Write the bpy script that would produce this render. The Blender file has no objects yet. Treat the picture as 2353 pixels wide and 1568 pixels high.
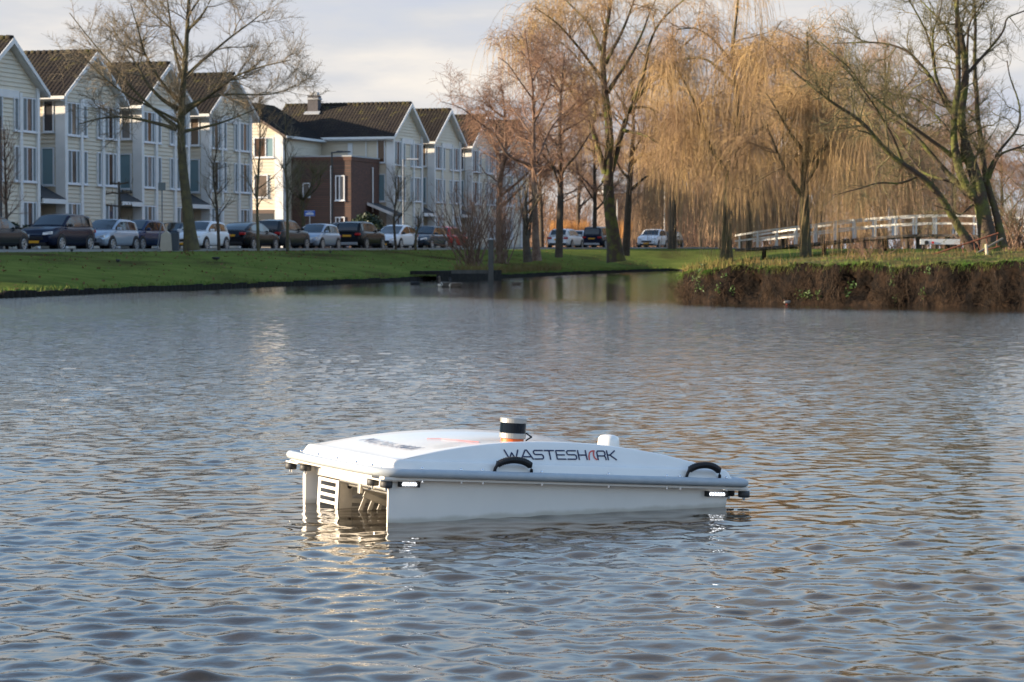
import bpy, math, random
import numpy as np
from mathutils import Vector, Matrix

random.seed(11)
RNG = np.random.default_rng(11)
SC = bpy.context.scene
COL = SC.collection
R = math.radians

# ------------------------------------------------------------------ camera
F, CX, CY, HC, HOR = 5765.0, 1176.5, 784.0, 1.0, 588.0      # calibration in photo pixels (2353 wide)
PIT = math.atan((CY - HOR) / F)
cam_d = bpy.data.cameras.new('camera')
cam = bpy.data.objects.new('camera', cam_d)
COL.objects.link(cam)
cam.location = (0, 0, HC)
cam.rotation_euler = (math.pi / 2 - PIT, 0, 0)
cam_d.sensor_width = 36.0
cam_d.lens = F / 2353 * 36.0
cam_d.clip_start = 0.1
cam_d.clip_end = 6000
cam_d.dof.use_dof = True
cam_d.dof.focus_distance = 9.6
cam_d.dof.aperture_fstop = 16.0
SC.camera = cam

# ------------------------------------------------------------------ light
SUN_EL = R(11.8)
SUN_AZ = np.array([-0.994, -0.11]); SUN_AZ = SUN_AZ / np.linalg.norm(SUN_AZ)      # towards the sun
w = bpy.data.worlds.new('World'); SC.world = w; w.use_nodes = True
nt = w.node_tree; nt.nodes.clear()
def wn(t, **k):
    n = nt.nodes.new(t)
    for a, b in k.items(): setattr(n, a, b)
    return n
out = wn('ShaderNodeOutputWorld'); bg = wn('ShaderNodeBackground'); bg.inputs[1].default_value = 0.15
sky = wn('ShaderNodeTexSky', sky_type='NISHITA', sun_disc=False)
sky.sun_elevation = SUN_EL
sky.sun_rotation = math.atan2(SUN_AZ[0], SUN_AZ[1])
sky.air_density = 1.0; sky.dust_density = 0.6; sky.ozone_density = 2.2
tc = wn('ShaderNodeTexCoord'); sep = wn('ShaderNodeSeparateXYZ')
nt.links.new(tc.outputs['Generated'], sep.inputs[0])
def wmath(op, a, b=None):
    n = wn('ShaderNodeMath', operation=op)
    for i, s in enumerate((a, b)):
        if s is None: continue
        if isinstance(s, (int, float)): n.inputs[i].default_value = s
        else: nt.links.new(s, n.inputs[i])
    return n.outputs[0]
zz = wmath('ADD', wmath('MAXIMUM', sep.outputs[2], 0.0), 0.16)          # flat cloud deck overhead
comb = wn('ShaderNodeCombineXYZ')
nt.links.new(wmath('DIVIDE', sep.outputs[0], zz), comb.inputs[0])
nt.links.new(wmath('DIVIDE', sep.outputs[1], zz), comb.inputs[1])
def wnoise(scale, detail, rough, off):
    mp = wn('ShaderNodeMapping'); mp.inputs['Location'].default_value = off
    nt.links.new(comb.outputs[0], mp.inputs[0])
    n = wn('ShaderNodeTexNoise'); n.inputs['Scale'].default_value = scale
    n.inputs['Detail'].default_value = detail; n.inputs['Roughness'].default_value = rough
    nt.links.new(mp.outputs[0], n.inputs['Vector'])
    return n.outputs[0]
def wramp(src, stops):
    r = wn('ShaderNodeValToRGB'); e = r.color_ramp.elements
    while len(e) < len(stops): e.new(0.5)
    for i, (p, c) in enumerate(stops): e[i].position = p; e[i].color = c
    nt.links.new(src, r.inputs[0]); return r.outputs[0]
cover = wramp(wnoise(0.55, 6, 0.55, (3.1, 1.4, 0)), [(0.48, (0, 0, 0, 1)), (0.66, (1, 1, 1, 1))])
lowc = wn('ShaderNodeMapRange'); lowc.interpolation_type = 'SMOOTHSTEP'
for i_, v_ in ((1, 0.10), (2, 0.30), (3, 1.0), (4, 0.0)): lowc.inputs[i_].default_value = v_
nt.links.new(sep.outputs[2], lowc.inputs[0])                              # banks of cloud close up towards the horizon
cover = wmath('MAXIMUM', cover, lowc.outputs[0])
tone = wramp(wnoise(1.9, 6, 0.52, (9.3, 4.2, 2)), [(0.32, (1.36, 1.49, 1.77, 1)), (0.49, (1.64, 1.655, 1.715, 1)), (0.66, (2.25, 2.09, 1.9, 1))])
mixw = wn('ShaderNodeMixRGB'); nt.links.new(cover, mixw.inputs[0])
nt.links.new(sky.outputs[0], mixw.inputs[1]); nt.links.new(tone, mixw.inputs[2])
nt.links.new(mixw.outputs[0], bg.inputs[0]); nt.links.new(bg.outputs[0], out.inputs[0])

sun_d = bpy.data.lights.new('sun', 'SUN'); sun_d.energy = 4.0; sun_d.angle = R(0.6)
sun_d.color = (1.0, 0.80, 0.56)
sun = bpy.data.objects.new('sun', sun_d); COL.objects.link(sun)
sdir = Vector((SUN_AZ[0] * math.cos(SUN_EL), SUN_AZ[1] * math.cos(SUN_EL), math.sin(SUN_EL)))
sun.rotation_euler = (-sdir).to_track_quat('-Z', 'Y').to_euler()
sun.location = (-60, -30, 60)

SC.view_settings.view_transform = 'Standard'
SC.view_settings.look = 'None'
SC.view_settings.exposure = 1.55
SC.view_settings.gamma = 1.0
SC.render.engine = 'CYCLES'
SC.cycles.use_denoising = True
SC.cycles.max_bounces = 5
SC.cycles.diffuse_bounces = 2
SC.cycles.glossy_bounces = 3
SC.cycles.transparent_max_bounces = 4
SC.cycles.sample_clamp_indirect = 8.0

# ------------------------------------------------------------------ helpers
def px(x, y, Y):
    """a photo pixel turned into the point on its ray that lies Y metres out"""
    xc, yc = (x - CX) / F, -(y - CY) / F
    d = np.array([xc, math.cos(PIT) + yc * math.sin(PIT), -math.sin(PIT) + yc * math.cos(PIT)])
    return np.array([0, 0, HC]) + d * (Y / d[1])

def tag(o, label=None, cat=None, group=None, kind=None):
    if label: o['label'] = label
    if cat: o['category'] = cat
    if group: o['group'] = group
    if kind: o['kind'] = kind
    return o

def empty(name, loc=(0, 0, 0), rz=0.0):
    o = bpy.data.objects.new(name, None); COL.objects.link(o)
    o.location = loc; o.rotation_euler = (0, 0, rz); o.empty_display_size = 0.2
    return o

def link(name, me, parent=None, mat=None):
    o = bpy.data.objects.new(name, me); COL.objects.link(o)
    if mat is not None and not me.materials: me.materials.append(mat)
    if parent is not None: o.parent = parent
    return o

def np_mesh(name, v, quads=None, tris=None, smooth=False):
    me = bpy.data.meshes.new(name)
    v = np.asarray(v, dtype=np.float32).reshape(-1, 3)
    nq = 0 if quads is None else len(quads); n3 = 0 if tris is None else len(tris)
    me.vertices.add(len(v)); me.vertices.foreach_set('co', v.ravel())
    me.loops.add(nq * 4 + n3 * 3); me.polygons.add(nq + n3)
    idx = []
    if nq: idx.append(np.asarray(quads, dtype=np.int32).ravel())
    if n3: idx.append(np.asarray(tris, dtype=np.int32).ravel())
    me.loops.foreach_set('vertex_index', np.concatenate(idx))
    st = np.concatenate([np.arange(nq, dtype=np.int32) * 4, nq * 4 + np.arange(n3, dtype=np.int32) * 3])
    me.polygons.foreach_set('loop_start', st)
    if smooth: me.polygons.foreach_set('use_smooth', np.ones(nq + n3, dtype=bool))
    me.update(calc_edges=True); me.validate()
    return me

class MB:
    def __init__(s): s.v = []; s.f = []
    def box(s, x0, x1, y0, y1, z0, z1):
        n = len(s.v)
        s.v += [(x0,y0,z0),(x1,y0,z0),(x1,y1,z0),(x0,y1,z0),(x0,y0,z1),(x1,y0,z1),(x1,y1,z1),(x0,y1,z1)]
        s.f += [tuple(n + i for i in q) for q in ((3,2,1,0),(4,5,6,7),(0,1,5,4),(1,2,6,5),(2,3,7,6),(3,0,4,7))]
        return s
    def poly(s, pts):
        n = len(s.v); s.v += [tuple(p) for p in pts]; s.f.append(tuple(range(n, n + len(pts)))); return s
    def extrude(s, pts, vec):
        """closed prism from a polygon"""
        n = len(s.v); k = len(pts)
        s.v += [tuple(p) for p in pts] + [tuple(p[i] + vec[i] for i in range(3)) for p in pts]
        s.f.append(tuple(range(n + k - 1, n - 1, -1))); s.f.append(tuple(range(n + k, n + 2 * k)))
        for i in range(k):
            j = (i + 1) % k; s.f.append((n + i, n + j, n + k + j, n + k + i))
        return s
    def cyl(s, c, r0, r1, h, n=16, axis='z', caps=True):
        b = len(s.v); c = Vector(c)
        for lvl, r in ((0, r0), (h, r1)):
            for i in range(n):
                a = 2 * math.pi * i / n; ca, sa = math.cos(a) * r, math.sin(a) * r
                s.v.append(tuple(c + Vector({'z': (ca, sa, lvl), 'y': (sa, lvl, ca), 'x': (lvl, ca, sa)}[axis])))
        for i in range(n):
            j = (i + 1) % n; s.f.append((b + i, b + j, b + n + j, b + n + i))
        if caps:
            s.f.append(tuple(range(b + n - 1, b - 1, -1))); s.f.append(tuple(range(b + n, b + 2 * n)))
        return s
    def lathe(s, c, prof, n=24):
        b = len(s.v); k = len(prof)
        for r, z in prof:
            for i in range(n):
                a = 2 * math.pi * i / n; s.v.append((c[0] + r * math.cos(a), c[1] + r * math.sin(a), c[2] + z))
        for q in range(k - 1):
            for i in range(n):
                j = (i + 1) % n; s.f.append((b + q*n + i, b + q*n + j, b + (q+1)*n + j, b + (q+1)*n + i))
        s.f.append(tuple(range(b + n - 1, b - 1, -1))); s.f.append(tuple(range(b + (k-1)*n, b + k*n)))
        return s
    def tube(s, pts, r, n=8, closed=False):
        pts = np.asarray(pts, float); m = len(pts)
        rr = np.full(m, r) if np.isscalar(r) else np.asarray(r)
        if closed: t = np.roll(pts, -1, 0) - np.roll(pts, 1, 0)
        else: t = np.gradient(pts, axis=0)
        t /= np.linalg.norm(t, axis=1)[:, None] + 1e-9
        b = len(s.v)
        for i in range(m):
            ref = np.array([0, 0, 1.0]) if abs(t[i, 2]) < 0.9 else np.array([1.0, 0, 0])
            u = np.cross(t[i], ref); u /= np.linalg.norm(u); w_ = np.cross(t[i], u)
            for q in range(n):
                a = 2 * math.pi * q / n
                s.v.append(tuple(pts[i] + rr[i] * (math.cos(a) * u + math.sin(a) * w_)))
        for i in range(m if closed else m - 1):
            i2 = (i + 1) % m
            for q in range(n):
                q2 = (q + 1) % n; s.f.append((b + i*n + q, b + i*n + q2, b + i2*n + q2, b + i2*n + q))
        if not closed:
            s.f.append(tuple(range(b + n - 1, b - 1, -1))); s.f.append(tuple(range(b + (m-1)*n, b + m*n)))
        return s
    def grid(s, P, flip=False):
        """P[i][j] points"""
        b = len(s.v); ni = len(P); nj = len(P[0])
        for row in P: s.v += [tuple(p) for p in row]
        for i in range(ni - 1):
            for j in range(nj - 1):
                q = (b + i*nj + j, b + i*nj + j + 1, b + (i+1)*nj + j + 1, b + (i+1)*nj + j)
                s.f.append(q[::-1] if flip else q)
        return s
    def mesh(s, name, smooth=False):
        me = bpy.data.meshes.new(name); me.from_pydata(s.v, [], s.f)
        if smooth: me.polygons.foreach_set('use_smooth', [True] * len(me.polygons))
        me.update(); return me
    def build(s, name, mat, parent=None, smooth=False, bevel=0.0, seg=2, auto=None):
        o = link(name, s.mesh(name, smooth), parent, mat)
        if bevel:
            m = o.modifiers.new('bevel', 'BEVEL'); m.width = bevel; m.segments = seg; m.limit_method = 'ANGLE'; m.angle_limit = R(40)
            m.harden_normals = False
        return o

def copy_tree(o, parent=None):
    c = o.copy(); COL.objects.link(c); c.parent = parent
    for ch in list(o.children): copy_tree(ch, c)
    return c

# ------------------------------------------------------------------ materials
def mat(name, col, rough=0.6, metal=0.0, col2=None, scale=3.0, detail=4, bump=0.0, bscale=None, spec=0.5, stops=(0.35, 0.65), coord='Object', emit=None, coat=0.0, stretch=None):
    m = bpy.data.materials.new(name); m.use_nodes = True
    t = m.node_tree; p = t.nodes['Principled BSDF']
    p.inputs['Roughness'].default_value = rough; p.inputs['Metallic'].default_value = metal
    p.inputs['Specular IOR Level'].default_value = spec
    p.inputs['Base Color'].default_value = (*col, 1)
    if coat: p.inputs['Coat Weight'].default_value = coat; p.inputs['Coat Roughness'].default_value = 0.06
    src = None
    if col2 is not None or bump:
        c = t.nodes.new('ShaderNodeTexCoord'); src = c.outputs[coord]
        if stretch:
            mp = t.nodes.new('ShaderNodeMapping'); mp.inputs['Scale'].default_value = stretch
            t.links.new(src, mp.inputs[0]); src = mp.outputs[0]
    if col2 is not None:
        n = t.nodes.new('ShaderNodeTexNoise'); n.inputs['Scale'].default_value = scale; n.inputs['Detail'].default_value = detail
        n.inputs['Roughness'].default_value = 0.6
        t.links.new(src, n.inputs['Vector'])
        r = t.nodes.new('ShaderNodeValToRGB'); e = r.color_ramp.elements
        e[0].position, e[1].position = stops; e[0].color = (*col, 1); e[1].color = (*col2, 1)
        t.links.new(n.outputs[0], r.inputs[0]); t.links.new(r.outputs[0], p.inputs['Base Color'])
    if bump:
        n = t.nodes.new('ShaderNodeTexNoise'); n.inputs['Scale'].default_value = bscale or scale * 4; n.inputs['Detail'].default_value = 5
        t.links.new(src, n.inputs['Vector'])
        b = t.nodes.new('ShaderNodeBump'); b.inputs['Strength'].default_value = bump; b.inputs['Distance'].default_value = 0.05
        t.links.new(n.outputs[0], b.inputs['Height']); t.links.new(b.outputs[0], p.inputs['Normal'])
    if emit:
        p.inputs['Emission Color'].default_value = (*emit[0], 1); p.inputs['Emission Strength'].default_value = emit[1]
    return m

def by_object(name, cols, rough=0.3, spec=0.5):
    """a material whose colour is picked per object"""
    m = bpy.data.materials.new(name); m.use_nodes = True
    t = m.node_tree; p = t.nodes['Principled BSDF']
    p.inputs['Roughness'].default_value = rough; p.inputs['Specular IOR Level'].default_value = spec
    i = t.nodes.new('ShaderNodeObjectInfo'); r = t.nodes.new('ShaderNodeValToRGB'); r.color_ramp.interpolation = 'CONSTANT'
    e = r.color_ramp.elements
    while len(e) < len(cols): e.new(0.5)
    for k, c in enumerate(cols): e[k].position = k / len(cols); e[k].color = (*c, 1)
    t.links.new(i.outputs['Random'], r.inputs[0]); t.links.new(r.outputs[0], p.inputs['Base Color'])
    return m

M = {}
M['white'] = mat('gelcoat_white', (0.84, 0.80, 0.735), 0.22, col2=(0.80, 0.76, 0.70), scale=5, coat=0.3)
M['rail'] = mat('rail_grey', (0.36, 0.40, 0.43), 0.45, col2=(0.42, 0.45, 0.47), scale=20)
M['rubber'] = mat('black_rubber', (0.014, 0.014, 0.016), 0.6)
M['rubber2'] = mat('roller_rubber', (0.045, 0.047, 0.05), 0.55)
M['steel'] = mat('stainless_steel', (0.62, 0.60, 0.56), 0.38, 0.85, col2=(0.5, 0.48, 0.44), scale=14)
M['chrome'] = mat('bolt_steel', (0.75, 0.75, 0.75), 0.22, 1.0)
M['lidar_al'] = mat('sensor_aluminium', (0.33, 0.325, 0.31), 0.4, 0.5)
M['lidar_glass'] = mat('sensor_glass', (0.004, 0.008, 0.014), 0.05, spec=0.25)
M['orange'] = mat('orange_mount', (0.75, 0.13, 0.02), 0.45)
M['navy'] = mat('navy_vinyl', (0.012, 0.015, 0.06), 0.4)
M['red'] = mat('red_vinyl', (0.62, 0.08, 0.05), 0.4)
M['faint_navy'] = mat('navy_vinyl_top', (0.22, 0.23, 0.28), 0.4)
M['lens'] = mat('light_lens', (0.6, 0.62, 0.66), 0.2, emit=((0.9, 0.93, 1.0), 0.06))
M['led'] = mat('led_lit', (1, 1, 1), 0.3, emit=((0.93, 0.96, 1.0), 3.5))
M['siding'] = mat('cream_siding', (0.72, 0.635, 0.49), 0.6, col2=(0.66, 0.58, 0.45), scale=0.9, stops=(0.3, 0.7))
M['wall'] = mat('cream_wall', (0.56, 0.52, 0.43), 0.7)
M['trim'] = mat('white_trim', (0.74, 0.74, 0.72), 0.45, col2=(0.68, 0.68, 0.66), scale=2)
M['frame'] = mat('window_frame_white', (0.70, 0.72, 0.74), 0.4)
M['shutter'] = mat('blue_grey_panel', (0.15, 0.185, 0.195), 0.45)
M['glass'] = by_object('window_glass', [(0.02, 0.025, 0.03), (0.05, 0.05, 0.055), (0.16, 0.12, 0.09), (0.03, 0.03, 0.04), (0.09, 0.05, 0.03), (0.2, 0.19, 0.18)], 0.06, 0.5)
M['glass_teal'] = mat('frosted_blue_pane', (0.20, 0.30, 0.33), 0.15)
M['door'] = mat('dark_door', (0.035, 0.04, 0.045), 0.4)
M['fasciabrown'] = mat('brown_downpipe', (0.12, 0.08, 0.06), 0.6)
M['bitumen'] = mat('canopy_roofing', (0.03, 0.032, 0.036), 0.8, col2=(0.05, 0.05, 0.05), scale=4)
M['lead'] = mat('lead_flashing', (0.35, 0.36, 0.37), 0.6)
M['concrete'] = mat('beige_cabinet', (0.52, 0.47, 0.38), 0.7, col2=(0.46, 0.41, 0.33), scale=3)
M['greymetal'] = mat('grey_metal', (0.20, 0.22, 0.24), 0.5, 0.3)
M['darkpole'] = mat('dark_lamp_pole', (0.035, 0.04, 0.045), 0.45)
M['palepole'] = mat('pale_pole', (0.55, 0.55, 0.54), 0.5)
M['signblue'] = mat('sign_blue', (0.03, 0.14, 0.55), 0.4)
M['signwhite'] = mat('sign_white', (0.8, 0.8, 0.8), 0.4)
M['timber'] = mat('dark_wet_timber', (0.012, 0.012, 0.013), 0.85, col2=(0.028, 0.026, 0.022), scale=6, bump=0.4, bscale=30, spec=0.1)
M['post'] = mat('weathered_post', (0.075, 0.07, 0.062), 0.8, col2=(0.045, 0.045, 0.038), scale=5, bump=0.4, bscale=25, stretch=(1, 1, 0.15))
M['bridgewhite'] = mat('bridge_white_paint', (0.72, 0.72, 0.70), 0.5, col2=(0.6, 0.6, 0.57), scale=2)
M['rust'] = mat('rusty_iron', (0.23, 0.07, 0.03), 0.8, col2=(0.12, 0.05, 0.03), scale=12, bump=0.2)
M['brick'] = None
def brick_mat():
    m = bpy.data.materials.new('brown_brick'); m.use_nodes = True
    t = m.node_tree; p = t.nodes['Principled BSDF']; p.inputs['Roughness'].default_value = 0.85
    c = t.nodes.new('ShaderNodeTexCoord'); mp = t.nodes.new('ShaderNodeMapping'); mp.inputs['Rotation'].default_value = (R(90), 0, 0)
    b = t.nodes.new('ShaderNodeTexBrick'); b.inputs['Scale'].default_value = 4.0
    b.inputs['Color1'].default_value = (0.135, 0.062, 0.042, 1); b.inputs['Color2'].default_value = (0.080, 0.040, 0.029, 1)
    b.inputs['Mortar'].default_value = (0.06, 0.048, 0.04, 1); b.inputs['Mortar Size'].default_value = 0.012
    b.inputs['Brick Width'].default_value = 0.85; b.inputs['Row Height'].default_value = 0.27
    t.links.new(c.outputs['Object'], mp.inputs[0]); t.links.new(mp.outputs[0], b.inputs['Vector'])
    t.links.new(b.outputs[0], p.inputs['Base Color']); return m
M['brick'] = brick_mat()
def roof_mat():
    m = bpy.data.materials.new('mossy_roof_tile'); m.use_nodes = True
    t = m.node_tree; p = t.nodes['Principled BSDF']; p.inputs['Roughness'].default_value = 0.9; p.inputs['Specular IOR Level'].default_value = .2
    c = t.nodes.new('ShaderNodeTexCoord'); n = t.nodes.new('ShaderNodeTexNoise'); n.inputs['Scale'].default_value = 1.3; n.inputs['Detail'].default_value = 8
    n.inputs['Roughness'].default_value = 0.7
    t.links.new(c.outputs['Object'], n.inputs['Vector'])
    s = t.nodes.new('ShaderNodeSeparateXYZ'); t.links.new(c.outputs['Object'], s.inputs[0])
    mr = t.nodes.new('ShaderNodeMapRange'); mr.inputs[1].default_value = 8.2; mr.inputs[2].default_value = 10.8; mr.inputs[3].default_value = -0.10; mr.inputs[4].default_value = 0.13
    t.links.new(s.outputs[2], mr.inputs[0])
    a = t.nodes.new('ShaderNodeMath'); a.operation = 'ADD'; t.links.new(n.outputs[0], a.inputs[0]); t.links.new(mr.outputs[0], a.inputs[1])
    r = t.nodes.new('ShaderNodeValToRGB'); e = r.color_ramp.elements; e.new(0.5)
    e[0].position = 0.40; e[0].color = (0.020, 0.0165, 0.016, 1); e[1].position = 0.62; e[1].color = (0.030, 0.025, 0.020, 1); e[2].position = 0.76; e[2].color = (0.10, 0.088, 0.025, 1)
    t.links.new(a.outputs[0], r.inputs[0]); t.links.new(r.outputs[0], p.inputs['Base Color']); return m
M['tile'] = roof_mat()
M['lawn'] = mat('lawn_grass', (0.080, 0.106, 0.026), 1.0, col2=(0.144, 0.166, 0.042), scale=0.8, detail=12, bump=0.6, bscale=9, spec=0.0, stops=(0.3, 0.7))
M['asphalt'] = mat('asphalt', (0.05, 0.05, 0.052), 0.9, col2=(0.065, 0.063, 0.06), scale=2)
M['paving'] = mat('clinker_paving', (0.13, 0.10, 0.09), 0.85, col2=(0.17, 0.13, 0.11), scale=3)
M['earth'] = mat('peaty_earth', (0.008, 0.0065, 0.006), 0.95, col2=(0.032, 0.02, 0.013), scale=5, bump=0.9, bscale=14, spec=0.1, stops=(0.42, 0.72))
M['rough_grass'] = mat('rough_grass_ground', (0.060, 0.070, 0.018), 0.95, col2=(0.16, 0.115, 0.045), scale=2.2, bump=0.6, bscale=14, spec=0.1)

def litter(m):
    """patches of brown fallen leaves in the lawn"""
    t = m.node_tree; p = t.nodes['Principled BSDF']; src = p.inputs['Base Color'].links[0].from_socket
    c = t.nodes.new('ShaderNodeTexCoord'); mp = t.nodes.new('ShaderNodeMapping'); mp.inputs['Scale'].default_value = (.16, .07, .1); n = t.nodes.new('ShaderNodeTexNoise'); n.inputs['Scale'].default_value = 1.0; n.inputs['Detail'].default_value = 7; n.inputs['Roughness'].default_value = .62
    t.links.new(c.outputs['Object'], mp.inputs[0]); t.links.new(mp.outputs[0], n.inputs['Vector'])
    r = t.nodes.new('ShaderNodeValToRGB'); r.color_ramp.elements[0].position = .50; r.color_ramp.elements[1].position = .66; t.links.new(n.outputs[0], r.inputs[0])
    x = t.nodes.new('ShaderNodeMixRGB'); x.inputs[2].default_value = (.055, .040, .022, 1); t.links.new(r.outputs[0], x.inputs[0]); t.links.new(src, x.inputs[1]); t.links.new(x.outputs[0], p.inputs['Base Color'])
litter(M['lawn'])

def vary(m, lo=.86, hi=1.0):
    """slight difference in weathering from house to house"""
    t = m.node_tree; p = t.nodes['Principled BSDF']; src = p.inputs['Base Color'].links[0].from_socket
    i = t.nodes.new('ShaderNodeObjectInfo'); mr = t.nodes.new('ShaderNodeMapRange'); mr.inputs[3].default_value = lo; mr.inputs[4].default_value = hi
    t.links.new(i.outputs['Random'], mr.inputs[0]); x = t.nodes.new('ShaderNodeMixRGB'); x.blend_type = 'MULTIPLY'; x.inputs[0].default_value = 1.0
    t.links.new(src, x.inputs[1]); t.links.new(mr.outputs[0], x.inputs[2]); t.links.new(x.outputs[0], p.inputs['Base Color'])
vary(M['siding']); vary(M['tile'], .75, 1.25)

def hull_mat():
    """white gelcoat with a faint uneven scum line where the water has stood"""
    m = M['white'].copy(); m.name = 'gelcoat_hull'; t = m.node_tree; p = t.nodes['Principled BSDF']; src = p.inputs['Base Color'].links[0].from_socket
    c = t.nodes.new('ShaderNodeTexCoord'); d = t.nodes.new('ShaderNodeVectorMath'); d.operation = 'DOT_PRODUCT'; d.inputs[1].default_value = (.0647, 0, 1)
    n = t.nodes.new('ShaderNodeTexNoise'); n.inputs['Scale'].default_value = 9; n.inputs['Detail'].default_value = 6
    t.links.new(c.outputs['Object'], d.inputs[0]); t.links.new(c.outputs['Object'], n.inputs['Vector'])
    a = t.nodes.new('ShaderNodeMath'); a.operation = 'MULTIPLY_ADD'; a.inputs[1].default_value = .035; t.links.new(n.outputs[0], a.inputs[0]); t.links.new(d.outputs['Value'], a.inputs[2])
    r = t.nodes.new('ShaderNodeMapRange'); r.interpolation_type = 'SMOOTHSTEP'
    for i, v in ((1, .022), (2, .042), (3, .55), (4, 0.0)): r.inputs[i].default_value = v
    t.links.new(a.outputs[0], r.inputs[0]); x = t.nodes.new('ShaderNodeMixRGB'); x.inputs[2].default_value = (.40, .36, .27, 1)
    t.links.new(r.outputs[0], x.inputs[0]); t.links.new(src, x.inputs[1]); t.links.new(x.outputs[0], p.inputs['Base Color']); return m
M['hull'] = hull_mat()
# ------------------------------------------------------------------ terrain and water
U = np.array([0.291, 0.957]); U /= np.linalg.norm(U)          # along the street
V = np.array([-U[1], U[0]])                                   # away from the water, into the houses
P0 = np.array([-28.9, 114.6])                                 # facade line
PC = np.array([-20.3, 112.0])                                 # line of parked cars
STREET_RZ = math.atan2(U[1], U[0])

def road_z(y): return 1.2 + 0.0042 * (y - 112.0) if y < 230 else 1.2 + 0.0042 * 118
EDGE = [(-40, -60), (-28, -10), (-20, 20), (-12.1, 59.4), (-9.0, 76.9), (-3.9, 101), (-1.2, 108.8), (2.6, 131), (6.6, 150), (10.4, 167.5), (11.2, 167.5), (10.7, 150), (10.6, 138), (12, 126), (18, 116), (40, 106), (120, 98), (400, 90)]
NRM = [(-1, 0.1), (-1, 0.1), (-.98, .2), (-.98, .2), (-.98, .2), (-.975, .22), (-.97, .25), (-.96, .29), (-.93, .36), (-.5, .86), (.5, .86), (.97, .2), (.95, .3), (.75, .65), (.45, .9), (.2, .98), (0, 1), (0, 1)]
def edge_stations():
    e = np.array(EDGE, float); n = np.array(NRM, float); n /= np.linalg.norm(n, axis=1)[:, None]
    P, N = [], []
    for i in range(len(e) - 1):
        L = np.linalg.norm(e[i+1] - e[i]); k = max(2, int(L / 2.5))
        for j in range(k):
            a = j / k; P.append(e[i] * (1 - a) + e[i+1] * a); q = n[i] * (1 - a) + n[i+1] * a; N.append(q / np.linalg.norm(q))
    P.append(e[-1]); N.append(n[-1])
    return np.array(P), np.array(N)
ES, EN = edge_stations()
def lawn_z(d, y):
    zr = road_z(y) - 0.02; t = min(max(d / 13.5, 0), 1)
    return 0.12 + (zr - 0.12) * (1 - (1 - t) ** 1.7)
OFFS = [0, .15, .5, 1, 1.7, 2.5, 3.5, 5, 6.5, 8, 9.5, 11, 12.5, 13.5, 15, 18, 24, 34, 50, 90, 200, 700, 2500]
gv = []; 
for P, N in zip(ES, EN):
    for d in OFFS:
        q = P + N * d
        z = lawn_z(d, q[1]) + (0.035 * math.sin(q[0] * 1.3 + q[1] * .7) * math.sin(q[1] * .45) if 0.3 < d < 13 else 0)
        if d == 0: z = -0.9
        gv.append((q[0], q[1], z))
nj = len(OFFS); ni = len(ES)
gq = [(i*nj + j, (i+1)*nj + j, (i+1)*nj + j + 1, i*nj + j + 1) for i in range(ni-1) for j in range(nj-1)]
ground = link('ground', np_mesh('ground', gv, [q[::-1] for q in gq], smooth=True), None, M['lawn']); tag(ground, 'mown green lawn rising from the water to the street', None, kind='structure')

def ground_at(x, y):
    """lawn height under a point"""
    p = np.array([x, y]); i = np.argmin(np.linalg.norm(ES - p, axis=1)); best = None
    for k in range(max(0, i-3), min(len(ES)-1, i+3)):
        a, b = ES[k], ES[k+1]; t = np.clip(np.dot(p-a, b-a) / np.dot(b-a, b-a), 0, 1)
        dd = p - (a + (b-a) * t); n = EN[k] * (1-t) + EN[k+1] * t
        d = np.dot(dd, n)
        if best is None or np.linalg.norm(dd) < best[0]: best = (np.linalg.norm(dd), d)
    return lawn_z(max(best[1], 0.15), y)

def street_strip(name, d0, d1, t0, t1, lift, m, n=40):
    v = []
    for i in range(n + 1):
        t = t0 + (t1 - t0) * i / n
        for d in (d0, d1):
            q = PC + U * t + V * d; v.append((q[0], q[1], road_z(q[1]) + lift))
    o = link(name, np_mesh(name, v, [(2*i, 2*i+2, 2*i+3, 2*i+1)[::-1] for i in range(n)]), None, m)
    return tag(o, kind='structure')
street_strip('road', -1.3, 7.2, -120, 260, 0.012, M['asphalt'])
street_strip('pavement', 7.2, 30.0, -120, 260, 0.10, M['paving'])
kb = MB()
for i in range(60):
    t = -60 + i * 4.5
    a = PC + U * t - V * 1.3; b = PC + U * (t + 4.5) - V * 1.3; c = V * 0.15
    z0, z1 = road_z(a[1]), road_z(b[1])
    kb.poly([(*a, z0+.1), (*b, z1+.1), (*(b - c), z1+.1), (*(a - c), z0+.1)]); kb.poly([(*a, z0-.1), (*b, z1-.1), (*b, z1+.1), (*a, z0+.1)]); kb.poly([(*(a-c), z0-.1), (*(b-c), z1-.1), (*(b-c), z1+.1), (*(a-c), z0+.1)])
tag(kb.build('kerb', mat('kerb_stone', (0.25, 0.25, 0.24), 0.8), None), kind='structure')

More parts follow.
